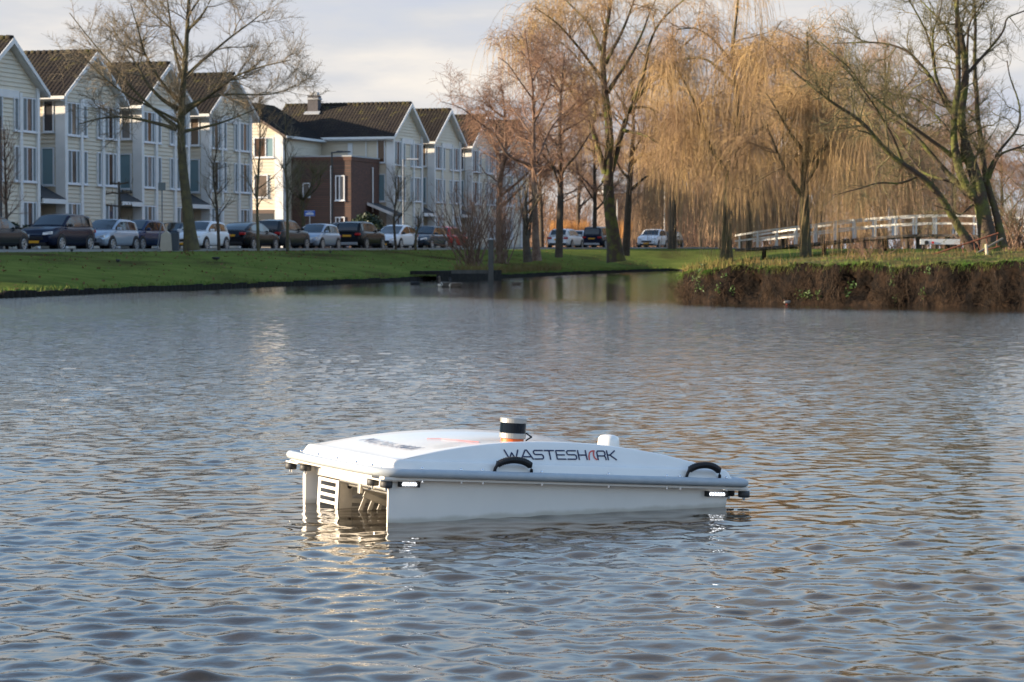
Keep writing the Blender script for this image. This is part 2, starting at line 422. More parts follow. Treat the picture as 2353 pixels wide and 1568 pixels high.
# water: one sheet, wavelets as real relief out to 62 m, fine relief in the material
BOAT_C = np.array([0.004, 10.06]); BF = np.array([-0.9007, -0.4344]); BP = np.array([0.4344, -0.9007])
def water():
    r = np.random.default_rng(5)
    ys = [4.2]
    while ys[-1] < 62: ys.append(ys[-1] * 1.0024)
    ys = np.array(ys); nc = 329
    def half(y): return 0.30 * y + 3.0
    def xrow(y):                       # fine columns in the middle, coarser ones to the sides
        a, b = 0.218 * y + 0.25, half(y)
        return np.concatenate([np.linspace(-b, -a, 25)[:-1], np.linspace(-a, a, 281), np.linspace(a, b, 25)[1:]])
    X = np.stack([xrow(y) for y in ys]); Y = np.repeat(ys[:, None], nc, 1)
    dx = np.gradient(X, axis=1)
    Z = np.zeros_like(X)
    dy = (ys * 0.0024)[:, None]
    w_ = Y + X
    calm = 1 - 0.88 * np.clip((w_ - 46) / 14, 0, 1) ** 1.0
    calm = np.minimum(calm, 1 - 0.5 * np.clip((Y - 50) / 12, 0, 1))
    # lee of the boat
    bx = (X - BOAT_C[0]) * BF[0] + (Y - BOAT_C[1]) * BF[1]; by = (X - BOAT_C[0]) * BP[0] + (Y - BOAT_C[1]) * BP[1]
    d = np.maximum(np.maximum(np.abs(bx) - 0.75, np.abs(by) - 0.45), 0)
    lee = 0.42 + 0.58 * np.clip(d / 0.9, 0, 1) ** 1.2
    gust = 0.92 + 0.17 * np.sin(X * 0.55 + Y * 0.23 + 1) * np.sin(Y * 0.17 - X * .41 + .6) + 0.11 * np.sin(Y * 0.61 + X * 1.3 + 1.5 * np.sin(X * .7 + Y * .12))
    for k in range(165):
        lam = math.exp(r.uniform(math.log(0.05), math.log(0.85)))
        th = r.normal(0.35, 0.75) + (math.pi if r.random() < 0.35 else 0)
        kk = 2 * math.pi / lam; kx, ky = kk * math.sin(th), kk * math.cos(th)
        slope = 0.0192 * math.exp(-(math.log(lam / 0.128)) ** 2 / (2 * 0.62 ** 2))
        att = np.clip((lam / (2.2 * dy)) - 1, 0, 1) * np.clip((lam / (1.3 * dx)) - .6, 0, 1)
        ph = kx * X + ky * Y + r.uniform(0, 6.28)
        s = np.sin(ph + 0.25 * np.sin(0.37 * ph))
        Z += slope / kk * s * att
    # short steep crests: sharpen peaks
    Z = Z * calm * lee * gust * 1.15
    Z += 0.004 * np.exp(-((Z - 0.02) / 0.01) ** 2)
    v = np.stack([X, Y, Z], -1).reshape(-1, 3)
    i, j = np.meshgrid(np.arange(len(ys)-1), np.arange(nc-1), indexing='ij')
    a = (i * nc + j).ravel()
    q = np.stack([a, a + 1, a + nc + 1, a + nc], 1)
    # the same sheet carried on flat to the far banks, the sides and behind the camera
    n0 = len(v); X0 = X[-1, :]; ext = []
    ye = [66, 72, 80, 92, 110, 135, 170, 220, 320]
    for yy in ye:
        ext += [(xx, yy, 0.0) for xx in xrow(yy)[::8]]
    ne = len(range(0, nc, 8)); ext = np.array(ext); qs = []
    last = np.array([(len(ys)-1) * nc + k for k in range(0, nc, 8)])
    rows = [last] + [n0 + m * ne + np.arange(ne) for m in range(len(ye))]
    for A, B in zip(rows[:-1], rows[1:]):
        for k in range(ne - 1): qs.append((A[k], A[k+1], B[k+1], B[k]))
    side = []; n1 = n0 + len(ext)
    yy2 = list(ys[::40]) + ye
    for sgn in (-1, 1):
        for yy in yy2:
            side.append((sgn * half(yy), yy, -0.001)); side.append((sgn * (half(yy) + 160.0), yy, -0.001))
    k2 = len(yy2)
    for s_ in range(2):
        for k in range(k2 - 1):
            a_ = n1 + s_ * 2 * k2 + 2 * k
            qq = (a_, a_ + 1, a_ + 3, a_ + 2); qs.append(qq if s_ else qq[::-1])
    n2 = n1 + len(side); side += [(-160, 4.25, -0.02), (160, 4.25, -0.02), (160, -120, -0.02), (-160, -120, -0.02)]
    qs.append((n2, n2 + 3, n2 + 2, n2 + 1))
    vv = np.concatenate([v, ext, np.array(side)]); q = np.concatenate([q, np.array(qs)])
    me = np_mesh('water', vv, q, smooth=True)
    at = me.attributes.new('ripple', 'FLOAT', 'POINT')
    far = np.clip((Y - 9) / 28, 0.08, .95) * calm * (0.5 + 0.5 * gust)
    far = far * (1 - .55 * np.clip((Y - 28) / 25, 0, 1))
    far = np.maximum(far, .75 * np.clip((dx - .03) / .07, 0, 1) * calm) * np.clip(lee, .4, 1)
    val = np.concatenate([far.ravel(), np.full(len(ext), 0.13), np.full(len(side), 0.75)]).astype(np.float32)
    # far part: left is more ruffled than the sheltered channel
    xe = ext[:, 0]; val[n0:n0 + len(ext)] = np.where(xe + ext[:, 1] > 58, 0.10, 0.4)
    at.data.foreach_set('value', val)
    m = bpy.data.materials.new('pond_water'); m.use_nodes = True; t = m.node_tree; p = t.nodes['Principled BSDF']
    p.inputs['Base Color'].default_value = (0.040, 0.031, 0.020, 1); p.inputs['Roughness'].default_value = 0.02; p.inputs['IOR'].default_value = 1.333
    g = t.nodes.new('ShaderNodeNewGeometry')
    mp = t.nodes.new('ShaderNodeMapping'); mp.inputs['Scale'].default_value = (1, 1, 1); t.links.new(g.outputs['Position'], mp.inputs[0])
    n1_ = t.nodes.new('ShaderNodeTexNoise'); n1_.inputs['Scale'].default_value = 5.0; n1_.inputs['Detail'].default_value = 4; n1_.inputs['Roughness'].default_value = 0.55
    t.links.new(mp.outputs[0], n1_.inputs['Vector'])
    a_ = t.nodes.new('ShaderNodeAttribute'); a_.attribute_name = 'ripple'
    b = t.nodes.new('ShaderNodeBump'); b.inputs['Distance'].default_value = 0.09
    t.links.new(a_.outputs['Fac'], b.inputs['Strength']); t.links.new(n1_.outputs[0], b.inputs['Height']); t.links.new(b.outputs[0], p.inputs['Normal'])
    o = link('water', me, None, m); tag(o, 'rippled blue grey pond water', None, kind='structure')
water()

# revetment along the left bank: each pile a part
rv = empty('timber_revetment', (ES[0][0]*0 - 12.1, 59.4, 0)); tag(rv, 'low black timber pile edging where the lawn meets the water', 'revetment')
pile_m = MB().cyl((0, 0, -0.55), 0.135, 0.135, 0.69, 10).mesh('pile'); pile_m.materials.append(M['timber'])
e2 = np.array(EDGE, float)
def along(a, b, step, r0=0.0):
    L = np.linalg.norm(b - a); return [a + (b - a) * (k * step / L) for k in range(int(L / step))]
n_p = 0
for s_ in range(2, 5):
    pts = along(e2[s_], e2[s_+1], 0.37)
    if s_ == 2: pts = [p for p in pts if p[1] > 50]
    for p in pts:
        o = link('pile', pile_m, rv); o.location = (p[0] + random.uniform(-.02, .02) + .06 + 12.1, p[1] + random.uniform(-.03, .03) - 59.4, random.uniform(-.035, .03)); n_p += 1
far = MB()
for s_ in range(5, 9):
    for p in along(e2[s_], e2[s_+1], 0.37):
        far.cyl((p[0] + 12.1 + .05, p[1] - 59.4, -0.5), 0.13, 0.13, 0.64 + random.uniform(-.03, .03), 6)
o = far.build('pile_row', M['timber'], rv); o['kind'] = 'stuff'
bk = MB()
for i in range(len(ES) - 1):
    a, b = ES[i], ES[i+1]
    if a[1] < 40: continue
    bk.poly([(a[0]+12.1, a[1]-59.4, -.6), (b[0]+12.1, b[1]-59.4, -.6), (b[0]+12.1, b[1]-59.4, .10), (a[0]+12.1, a[1]-59.4, .10)])
bk.build('backing_boards', M['timber'], rv)

# ------------------------------------------------------------------ peninsula on the right
def vnoise(x, y, seed=0.0):
    return (math.sin(x*2.1+seed) + math.sin(x*4.7+1.3*y+seed*2) + math.sin(x*9.3-y*2.2+seed*3.1)*.6 + math.sin(x*17.7+y*5+seed)*.35) / 2.95
def peninsula():
    front = np.array([(13, 64), (8.5, 62.5), (5.3, 59.5), (4.05, 56.2), (3.78, 54.4), (4.3, 53.0), (6.5, 50.9), (9.8, 47.6), (14, 44.5), (24, 41), (60, 36)], float)
    back = np.array([(13, 64), (60, 66)], float)
    pts = []
    for i in range(len(front) - 1):
        L = np.linalg.norm(front[i+1] - front[i]); k = max(3, int(L / 0.12)) if front[i][0] < 14 else 20
        for j in range(k): pts.append(front[i] + (front[i+1] - front[i]) * j / k)
    pts = np.array(pts); T = np.gradient(pts, axis=0); T /= np.linalg.norm(T, axis=1)[:, None]
    Nn = np.stack([-T[:, 1], T[:, 0]], 1) * -1           # outward, to the water
    cen = np.array([25, 55]); 
    if np.dot(Nn[60], pts[60] - cen) < 0: Nn = -Nn
    for _ in range(12): Nn[1:-1] = (Nn[:-2] + Nn[1:-1] + Nn[2:]) / 3
    Nn /= np.linalg.norm(Nn, axis=1)[:, None]
    rows = 12; P = []; s = np.concatenate([[0], np.cumsum(np.linalg.norm(np.diff(pts, axis=0), axis=1))])
    tops = []
    for i, p in enumerate(pts):
        top = 0.78 + 0.014 * max(0, p[0] - 4) + 0.085 * vnoise(s[i] * .8, 0, 1.0) - .16 * math.exp(-((p[0] - 3.9) / .5) ** 2)
        row = []
        hol = max(0, vnoise(s[i] * 1.0, 1, 4.0) - .02) * .72
        for j in range(rows):
            t = j / (rows - 1)
            o_ = 0.10 * (1 - t) - hol * math.sin(math.pi * min(1, t * 1.15)) * (.55 + .9 * vnoise(s[i] * 2.3, t * 6, 8.0)) + 0.13 * vnoise(s[i]*1.5, t*5, 2.0) * (0.3 + t) + 0.10 * t * t
            z = top * (1 - t) - 0.25 * t
            q = p + Nn[i] * o_; row.append((q[0], q[1], z))
        P.append(row); tops.append(row[0])
    mb = MB().grid(P)
    o = mb.build('eroded_bank', M['earth'], None, smooth=True); tag(o, 'dark eroded earth bank of the peninsula', kind='structure')
    # top
    tv = []; n = len(tops); inw = [0, .4, 1.0, 2.0, 4.0, 8, 20]
    for i in range(n):
        for d in inw:
            q = np.array(tops[i][:2]) + (np.array([30, 53.5]) - np.array(tops[i][:2])) / np.linalg.norm(np.array([30, 53.5]) - np.array(tops[i][:2])) * d
            tv.append((q[0], q[1], tops[i][2] + min(d, 5) * 0.055 + (0.02 * vnoise(q[0]*2, q[1]*2) if d else 0)))
    k = len(inw); tq = [(i*k+j, i*k+j+1, (i+1)*k+j+1, (i+1)*k+j) for i in range(n-1) for j in range(k-1)]
    o = link('peninsula', np_mesh('peninsula', tv, tq, smooth=True), None, M['rough_grass']); tag(o, 'rough grassy top of the peninsula', kind='structure')
    return pts, Nn, np.array(tops), s
PEN, PENN, PENT, PENS = peninsula()

# ------------------------------------------------------------------ batched tubes for plants
class Tubes:
    def __init__(s): s.V = []; s.Q = []; s.n = 0
    def add(s, pts, rad, k):
        """pts (n,m,3), rad (n,m): n tapered tubes of k sides"""
        pts = np.asarray(pts, float); rad = np.asarray(rad, float)
        n, m, _ = pts.shape
        if n == 0: return
        t = np.gradient(pts, axis=1); t /= np.linalg.norm(t, axis=2, keepdims=True) + 1e-9
        ref = np.where(np.abs(t[..., 2:3]) < 0.85, np.array([0, 0, 1.0]), np.array([1.0, 0, 0]))
        u = np.cross(t, ref); u /= np.linalg.norm(u, axis=2, keepdims=True) + 1e-9; w_ = np.cross(t, u)
        a = 2 * np.pi * np.arange(k) / k
        ring = (u[:, :, None, :] * np.cos(a)[None, None, :, None] + w_[:, :, None, :] * np.sin(a)[None, None, :, None]) * rad[:, :, None, None]
        V_ = (pts[:, :, None, :] + ring).reshape(-1, 3)
        b = s.n + (np.arange(n)[:, None, None] * m + np.arange(m - 1)[None, :, None]) * k
        q = np.arange(k)[None, None, :]; q2 = (q + 1) % k
        Q_ = np.stack([b + q, b + q2, b + k + q2, b + k + q], -1).reshape(-1, 4)
        s.V.append(V_); s.Q.append(Q_); s.n += len(V_)
    def mesh(s, name): return np_mesh(name, np.concatenate(s.V), np.concatenate(s.Q), smooth=True)

def nrm(a): return a / (np.linalg.norm(a, axis=-1, keepdims=True) + 1e-9)

def grow(start, d, length, r0, segs, wander, trop, r, taper=0.35, power=1.0):
    n = len(start); pts = np.empty((n, segs + 1, 3)); pts[:, 0] = start; d = nrm(d); rad = np.empty((n, segs + 1))
    for j in range(segs):
        d = nrm(d + wander * r.normal(size=(n, 3)) + np.asarray(trop) * (1.0 / segs))
        pts[:, j+1] = pts[:, j] + d * (length / segs)[:, None]
    tt = np.linspace(0, 1, segs + 1) ** power
    rad[:] = r0[:, None] * (1 - (1 - taper) * tt)[None, :]
    return pts, rad

def spawn(pts, rad, per, t0, ang, r, rr=0.62, updir=0.0):
    """child starts along the parents; per may be float"""
    n, m, _ = pts.shape; tot = int(n * per)
    L = np.linalg.norm(np.diff(pts, axis=1), axis=2).sum(1); idx = r.choice(n, tot, p=L / L.sum())
    t = t0 + (0.995 - t0) * r.random(tot) ** 0.85; f = t * (m - 1); i = np.minimum(f.astype(int), m - 2); fr = f - i
    a, b = pts[idx, i], pts[idx, i + 1]; p = a + (b - a) * fr[:, None]
    ra = rad[idx, i] * (1 - fr) + rad[idx, i + 1] * fr
    tan = nrm(b - a); rnd = r.normal(size=(tot, 3)); side = nrm(np.cross(tan, rnd))
    side = nrm(side + np.array([0, 0, updir]))
    an = np.radians(r.uniform(ang[0], ang[1], tot))[:, None]
    return p, nrm(tan * np.cos(an) + side * np.sin(an)), ra * rr, t

def resample(p, n):
    p = np.asarray(p, float); d = np.concatenate([[0], np.cumsum(np.linalg.norm(np.diff(p, axis=0), axis=1))])
    s = np.linspace(0, d[-1], n); q = np.stack([np.interp(s, d, p[:, k]) for k in range(3)], 1)
    for _ in range(2): q[1:-1] = (q[:-2] + 2 * q[1:-1] + q[2:]) / 4
    return q

def limbs_from_px(limbs, Y0, spread, conv, r, n=16):
    P, Rr = [], []
    for L in limbs:
        xy, r0, r1 = L[0], L[1], L[2]; dy0 = L[3] if len(L) > 3 else r.uniform(-1, 1) * spread
        m = len(xy); pts = []
        for i, (a, b) in enumerate(xy):
            x, y = conv(a, b); t = i / (m - 1); pts.append(px(x, y, Y0 + dy0 * t ** 1.3))
        q = resample(pts, n); P.append(q); Rr.append((np.linspace(1, 0, n) ** 1.15 * (r0 - r1) + r1) * (1 + .45 * np.exp(-np.linspace(0, 1, n) * 22)))
    return np.array(P), np.array(Rr)

def make_tree(name, label, trunks, levels, mt_trunk, mt_crown, seed, group=None, base=None, extra=None, cat='tree'):
    """trunks: (pts, rad) batch of trunk and main limbs; levels: dicts of the finer orders"""
    r = np.random.default_rng(seed)
    pts, rad = trunks; base = pts[0, 0].copy() if base is None else np.array(base)
    root = empty(name, base); tag(root, label, cat, group)
    T = Tubes(); T.add(pts - base, rad, 9); 
    C = Tubes(); cur = [(pts, rad)]
    for li, L in enumerate(levels):
        nxt = []
        for (pp, rd) in cur:
            st, d, ra, t = spawn(pp, rd, L['per'], L.get('t0', 0.15), L['ang'], r, L.get('rr', .6), L.get('up', 0.0))
            ra = np.clip(ra, L['r'][0], L['r'][1]); ln = r.uniform(*L['len'], len(st)) * (1 - L.get('short', .45) * t)
            q, rq = grow(st, d, ln, ra, L['segs'], L['wander'], L.get('trop', (0, 0, 0)), r, L.get('taper', .35))
            if 'floor' in L: q[..., 2] = np.maximum(q[..., 2], L['floor'] + r.uniform(0, .4, (len(q), 1)))
            (T if L.get('trunk') else C).add(q - base, rq, L['k']); nxt.append((q, rq))
        if li == 0: first = nxt[0]
        # also earlier orders carry the next finer ones
        cur = nxt if not L.get('keep') else nxt + cur
    if extra: extra(C, first, base, r)
    link('trunk', T.mesh('trunk'), root, mt_trunk)
    link('crown', C.mesh('crown'), root, mt_crown)
    return root

def drapes(n, per, length, floor, rad=(.008, .012), zmax=99, spread=.5):
    """curtains of long withies hanging in separate clumps from the outer branches"""
    def f(C, first, base, r):
        pp, rd = first; m = pp.shape[1]; low = np.where(pp[:, -1, 2] < zmax)[0]; idx = np.where(r.random(n) < .5, r.choice(low, n), r.choice(len(pp), n))
        a = pp[idx, r.integers(m // 2, m, n)]
        st = np.repeat(a, per, 0) + r.normal(0, 1, (n * per, 3)) * [spread, spread, .35]; k = len(st)
        ln = np.repeat(r.uniform(*length, n), per) * r.uniform(.45, 1.05, k)
        d = np.stack([r.normal(0, .35, k), r.normal(0, .35, k), r.uniform(-.6, .3, k)], 1)
        p, q = grow(st, d, ln, r.uniform(*rad, k), 6, .05, (0, 0, -4.0), r, .55)
        p[..., 2] = np.maximum(p[..., 2], floor + r.uniform(0, .5, (k, 1))); C.add(p - base, q, 3)
    return f
# ------------------------------------------------------------------ houses
HW, DEP, EAVE, APEX, RW = 3.2, 9.5, 8.1, 10.62, 3.78
SL = (APEX - EAVE) / RW
def roof_h(x): return APEX - SL * abs(x)

def tile_mesh(length, run, rise, tw=0.25, co=0.34):
    """pantiles on one slope: u along the eave (0..length), climbing from (0,0) to (run, rise)"""
    S_ = math.hypot(run, rise); nc = int(length / tw); nr = int(S_ / co) + 1
    prof = [(0, 0.0), (0.25, 0.028), (0.5, 0.034), (0.75, 0.012), (1.0, 0.0)]
    c, s = run / S_, rise / S_; v = []; q = []
    for i in range(nc):
        for j in range(nr):
            b = len(v); d0 = j * co; d1 = min((j + 1) * co + 0.05, S_); jx = random.uniform(-.006, .006)
            for d, lift in ((d0, 0.034), (d1, 0.010)):
                for (a, h) in prof:
                    hh = h + lift + jx; v.append((d * c - hh * s, (i + a) * tw, d * s + hh * c))
            for k in range(4): q.append((b + k, b + k + 1, b + 5 + k + 1, b + 5 + k))
            # front lip of the tile
            b2 = len(v)
            for (a, h) in prof: v.append((d0 * c + 0.0 * s, (i + a) * tw, d0 * s))
            for k in range(4): q.append((b2 + k, b2 + k + 1, b + k + 1, b + k))
    return v, q

def window(parent, x0, x1, z0, z1, kind, wall='f', off=0.0, name='window'):
    """kind: list of (fraction, pane material); on the front wall (y=off, looking -y) or the flank (x=off, looking -x)"""
    fw = 0.07; m = MB(); d0, d1 = -0.09, 0.02
    def bx(mb, a0, a1, e0, e1, b0, b1):
        if wall == 'f': mb.box(a0, a1, off + e0, off + e1, b0, b1)
        else: mb.box(off + e0, off + e1, a0, a1, b0, b1)
    bx(m, x0, x1, d0, d1, z0, z0 + fw); bx(m, x0, x1, d0, d1, z1 - fw, z1)
    tot = sum(k[0] for k in kind); a = x0; spans = []
    for i, (fr, mm) in enumerate(kind):
        b = a + (x1 - x0) * fr / tot; spans.append((a, b, mm)); bx(m, a, a + fw, d0, d1, z0 + fw, z1 - fw)
        a = b
    bx(m, x1 - fw, x1, d0, d1, z0 + fw, z1 - fw)
    fr = m.build(name, M['frame'], parent)
    sl = MB(); bx(sl, x0 - .05, x1 + .05, -0.15, 0.0, z0 - 0.06, z0 - 0.003); sl.build('sill', M['frame'], fr)
    for (a, b, mm) in spans:
        p = MB(); bx(p, a + fw * .9, b + .001 if b < x1 else b - fw * .9, -0.045, -0.02, z0 + fw * .9, z1 - fw * .9); p.build('pane', mm, fr)
    return fr

def boards(xlim, z0, z1, wall, off, pitch=0.22, a0=None, a1=None, outline=None):
    """lapped boards; xlim(z)->(a,b)"""
    m = MB(); z = z0
    while z < z1 - 0.02:
        zt = min(z + pitch, z1); a, b = xlim((z + zt) / 2)
        if b - a > 0.05:
            o0, o1 = -0.06, -0.008
            if wall == 'f': pts = [(a, off, z), (a, off + o0, z), (a, off + o1, zt + .012), (a, off, zt + .012)]; vec = (b - a, 0, 0)
            else: pts = [(off, a, z), (off + o0, a, z), (off + o1, a, zt + .012), (off, a, zt + .012)]; vec = (0, b - a, 0)
            m.extrude(pts, vec)
        z = zt
    return m

def house_proto():
    h = empty('row_house')
    # masonry core
    prof = [(-HW, 0, 0), (HW, 0, 0), (HW, 0, roof_h(HW) - .12), (0, 0, APEX - .12), (-HW, 0, roof_h(HW) - .12)]
    MB().extrude(prof, (0, DEP, 0)).build('wall', M['wall'], h)
    s = boards(lambda z: (-min(HW, max(0, (APEX - .2 - z) / SL)), min(HW, max(0, (APEX - .2 - z) / SL))), 0.3, APEX - .2, 'f', 0.0).build('siding', M['siding'], h); s['kind'] = 'stuff'
    s = boards(lambda z: (0.0, DEP), 0.3, roof_h(HW) - .16, 's', -HW).build('siding', M['siding'], h); s['kind'] = 'stuff'
    # white corner boards, pilasters and the band under the gable
    for x0, x1 in ((-HW - .07, -HW + .22), (HW - .22, HW + .06), (-1.42, -1.14), (1.14, 1.42)):
        zt = 7.95 if abs((x0 + x1) / 2) < 2 else roof_h(HW) - .2
        MB().box(x0, x1, -0.15, -0.0, 0.0, zt).build('pilaster', M['trim'], h)
    MB().box(-HW - .085, -HW - .005, -0.155, 0.42, 0.0, roof_h(HW) - .21).build('corner_board', M['trim'], h)
    MB().box(-1.13, 1.13, -0.11, -0.003, 7.62, 8.02).build('gable_band', M['trim'], h)
    three = [(1, M['shutter']), (1.25, M['glass']), (1, M['shutter'])]
    for (z0, z1) in ((0.75, 2.45), (3.45, 5.25), (6.0, 7.75)):
        window(h, -2.93, -1.46, z0, z1, three, 'f', -0.03)
        window(h, 1.46, 2.93, z0, z1, three, 'f', -0.03)
        if z0 > 3:
            window(h, -1.08, -.60, z0, z1, [(1, M['shutter'])], 'f', -0.03); window(h, .60, 1.08, z0, z1, [(1, M['shutter'])], 'f', -0.03)
    # flank windows towards the neighbour
    window(h, 0.50, 1.12, 6.15, 7.85, [(1, M['glass'])], 's', -HW - .03)
    window(h, 0.50, 1.25, 3.35, 5.35, [(1, M['glass_teal'])], 's', -HW - .03)
    # roof: two slopes of pantiles on a deck, ridge, verge boards, gutters
    rf = MB()
    rf.extrude([(-RW, -.38, EAVE - .06), (0, -.38, APEX - .06), (RW, -.38, EAVE - .06), (RW, -.38, EAVE - .16), (0, -.38, APEX - .16), (-RW, -.38, EAVE - .16)], (0, DEP + .5, 0))
    roof = rf.build('roof', M['bitumen'], h)
    v, q = tile_mesh(DEP + .5, RW, APEX - EAVE)
    v = np.array(v); A = v.copy(); A[:, 0] -= RW; A[:, 1] -= .38; A[:, 2] += EAVE - .06
    B = v.copy(); B[:, 0] = RW - B[:, 0]; B[:, 1] -= .38; B[:, 2] += EAVE - .06
    for nm, W_, fl in (('roof_tiles', A, True), ('roof_tiles', B, False)):
        o = link(nm, np_mesh(nm, W_, [x[::-1] for x in q] if fl else q), roof, M['tile']); o['kind'] = 'stuff'
    rd = MB()
    for i in range(28):
        y = -.38 + i * .353; rd.tube([(0, y, APEX - .03), (0, y + .37, APEX - .01)], [.14, .155], 8)
    o = rd.build('ridge_tiles', M['tile'], roof, smooth=True); o['kind'] = 'stuff'
    for sx in (-1, 1):
        w_ = .30
        MB().extrude([(sx * (RW + .02), 0, EAVE - .22), (sx * (RW + .02), 0, EAVE - .02), (0, 0, APEX + .0), (0, 0, APEX - .30)], (0, .05, 0)).build('verge_board', M['trim'], h).location = (0, -.46, 0)
        MB().extrude([(sx * (RW - .02), 0, EAVE - .25), (sx * (RW - .02), 0, EAVE - .21), (sx * .02, 0, APEX - .28), (sx * .02, 0, APEX - .32)], (0, .42, 0)).build('soffit', M['trim'], h).location = (0, -.40, 0)
        MB().box(min(sx * (RW - .02), sx * (RW + .14)), max(sx * (RW - .02), sx * (RW + .14)), -.42, DEP + .1, EAVE - .26, EAVE - .10).build('gutter', M['trim'], h)
    MB().box(-RW + .02, -HW - .05, -.1, DEP, EAVE - .34, EAVE - .27).build('eaves_soffit', M['trim'], h)
    # recessed entrance between this house and the one before it
    lk = MB().box(-6.0, -HW - .05, 1.95, 6.0, 0, 6.2).build('recessed_link', M['wall'], h)
    MB().cyl((-5.95, .02, 0.0), .06, .06, 7.6, 8).build('downpipe', M['fasciabrown'], h)
    cp = MB().extrude([(-6.0, -.25, 2.62), (-6.0, 1.92, 3.72), (-6.0, 1.92, 3.58), (-6.0, -.25, 2.50)], (2.66, 0, 0)).build('porch_roof', M['bitumen'], h)
    MB().box(-6.02, -3.32, -.30, -.2, 2.36, 2.60).build('fascia', M['trim'], cp)
    MB().box(-6.02, -3.32, -.18, 1.6, 2.36, 2.42).build('ceiling_board', M['trim'], cp)
    dr = MB().box(-5.0, -4.05, 1.86, 1.945, 0.02, 2.2).build('front_door', M['door'], h)
    MB().cyl((-4.15, 1.84, 1.05), .025, .025, .03, 8, 'y').build('door_handle', M['chrome'], dr)
    MB().box(-4.02, -3.46, 1.90, 1.94, .1, 2.2).build('side_light', M['glass'], h)
    return h

HOUSES = []
proto = house_proto()
def put_house(t, label, first=False):
    o = proto if first else copy_tree(proto)
    q = P0 + U * (t - .38); o.location = (q[0], q[1], road_z(q[1]) + .05); o.rotation_euler = (0, 0, STREET_RZ)
    tag(o, label, 'house', 'cream gabled row houses along the street'); HOUSES.append(o); return o
H1 = [('cream clapboard gabled house cut by the picture edge, leftmost of the row', 12.55), ('cream clapboard gabled house behind the large dark SUV, second from the picture edge', 21.88),
      ('cream clapboard gabled house behind the beige cabinet, third in the near row', 31.2), ('cream clapboard gabled house at the far end of the near row, behind the black fastback', 40.55),
      ('cream gabled house with the long tiled roof and chimney beside the brick block', 73.2), ('cream gabled house directly beyond the house with the chimney', 82.4),
      ('cream gabled house half hidden by reddish bare twigs, third beyond the brick block', 91.6), ('pale gabled house far down the street behind the birch trunks', 100.8)]
for i, (lb, t) in enumerate(H1): put_house(t, lb, i == 0)
# chimney on the long roof
hz = HOUSES[4]
for c in list(hz.children):
    if c.name.split('.')[0] in ('porch_roof', 'front_door', 'side_light', 'recessed_link', 'downpipe'):
        for g in list(c.children): bpy.data.objects.remove(g)
        bpy.data.objects.remove(c)
ch = MB().box(-.95, -.25, 6.6, 7.4, 8.6, 11.25).build('chimney', mat('chimney_brick', (.10, .09, .095), .85, col2=(.07, .065, .07), scale=6), hz)
MB().box(-1.0, -.2, 6.55, 7.45, 10.95, 11.07).build('cap', M['lead'], ch); MB().box(-.85, -.35, 6.7, 6.95, 11.26, 11.5).box(-.85, -.35, 7.05, 7.3, 11.26, 11.5).build('pots', M['lead'], ch)
MB().extrude([(-1.25, 6.4, roof_h(1.25) + .05), (-.96, 6.4, roof_h(.96) + .05), (-.96, 6.4, roof_h(.96) + .11), (-1.25, 6.4, roof_h(1.25) + .11)], (0, 1.2, 0)).build('flashing', M['lead'], ch)
MB().box(-HW - .12, -HW - .03, 3.0, 3.36, 0, 7.6).build('pilaster', M['trim'], hz)
MB().cyl((-HW - .12, 1.95, 4.5), .05, .05, 3.2, 8).build('downpipe', M['trim'], hz)

# houses of the same row that stand left of the picture: plain, they throw the shade on the lawn
row = empty('street_houses', (0, 0, 0)); 
for i in range(7):
    t = 12.55 - 9.33 * (i + 1); q = P0 + U * t; z = road_z(q[1])
    o = empty('row_house', (q[0], q[1], z), STREET_RZ); tag(o, 'cream gabled house of the row standing outside the picture', 'house', 'houses of the row out of view')
    for c in proto.children:
        if c.name.split('.')[0] in ('wall', 'roof'): k = c.copy(); COL.objects.link(k); k.parent = o
bpy.data.objects.remove(row)

# wing with the sunlit end wall, and the flat roofed brick block in the corner
def local(t, D, z=0):
    q = P0 + U * t + V * D; return (q[0], q[1], z)
wg = empty('house_wing', local(62.0, 5.42, road_z(175) + .05), STREET_RZ); tag(wg, 'sunlit cream clapboard wing standing between the near row and the brick block', 'house')
WZ = 8.05; WR = 2.35
MB().extrude([(0, 0, 0), (0, 7.4, 0), (0, 7.4, WZ), (0, 3.7, WZ + WR - .1), (0, 0, WZ)], (7.6, 0, 0)).build('wall', M['wall'], wg)
def wl(z):
    if z < WZ: return (0.0, 7.4)
    k = (z - WZ) / (WR - .1) * 3.7; return (k, 7.4 - k)
s = boards(wl, 2.7, WZ + WR - .2, 's', 0.0).build('siding', M['siding'], wg); s['kind'] = 'stuff'
s = boards(lambda z: (0.0, 7.5), .3, WZ - .05, 'f', 0.0).build('siding', M['siding'], wg); s['kind'] = 'stuff'
MB().box(-.10, -.003, 0.0, .52, 0, WZ - .05).build('corner_board', M['trim'], wg)
MB().box(-.10, .45, -.10, -.003, 0, WZ - .05).build('corner_board', M['trim'], wg)
window(wg, .58, 2.1, 6.35, 7.75, [(1, M['glass_teal']), (1.6, M['glass'])], 's', -.03)
window(wg, 1.05, 2.1, 3.55, 5.15, [(1, M['glass'])], 's', -.03)
MB().box(-.06, .0, .6, 7.4, 2.45, 2.68).build('lintel', M['fasciabrown'], wg)
MB().box(-.05, -.003, .62, 1.75, .1, 2.44).box(-.05, -.003, 1.95, 4.2, .1, 2.44).build('garage_door', M['door'], wg)
rf = MB().extrude([(-.35, -.35, WZ - .18), (-.35, 3.7, WZ + WR), (-.35, 7.75, WZ - .18), (-.35, 7.75, WZ - .3), (-.35, 3.7, WZ + WR - .12), (-.35, -.35, WZ - .3)], (8.0, 0, 0)).build('roof', M['bitumen'], wg)
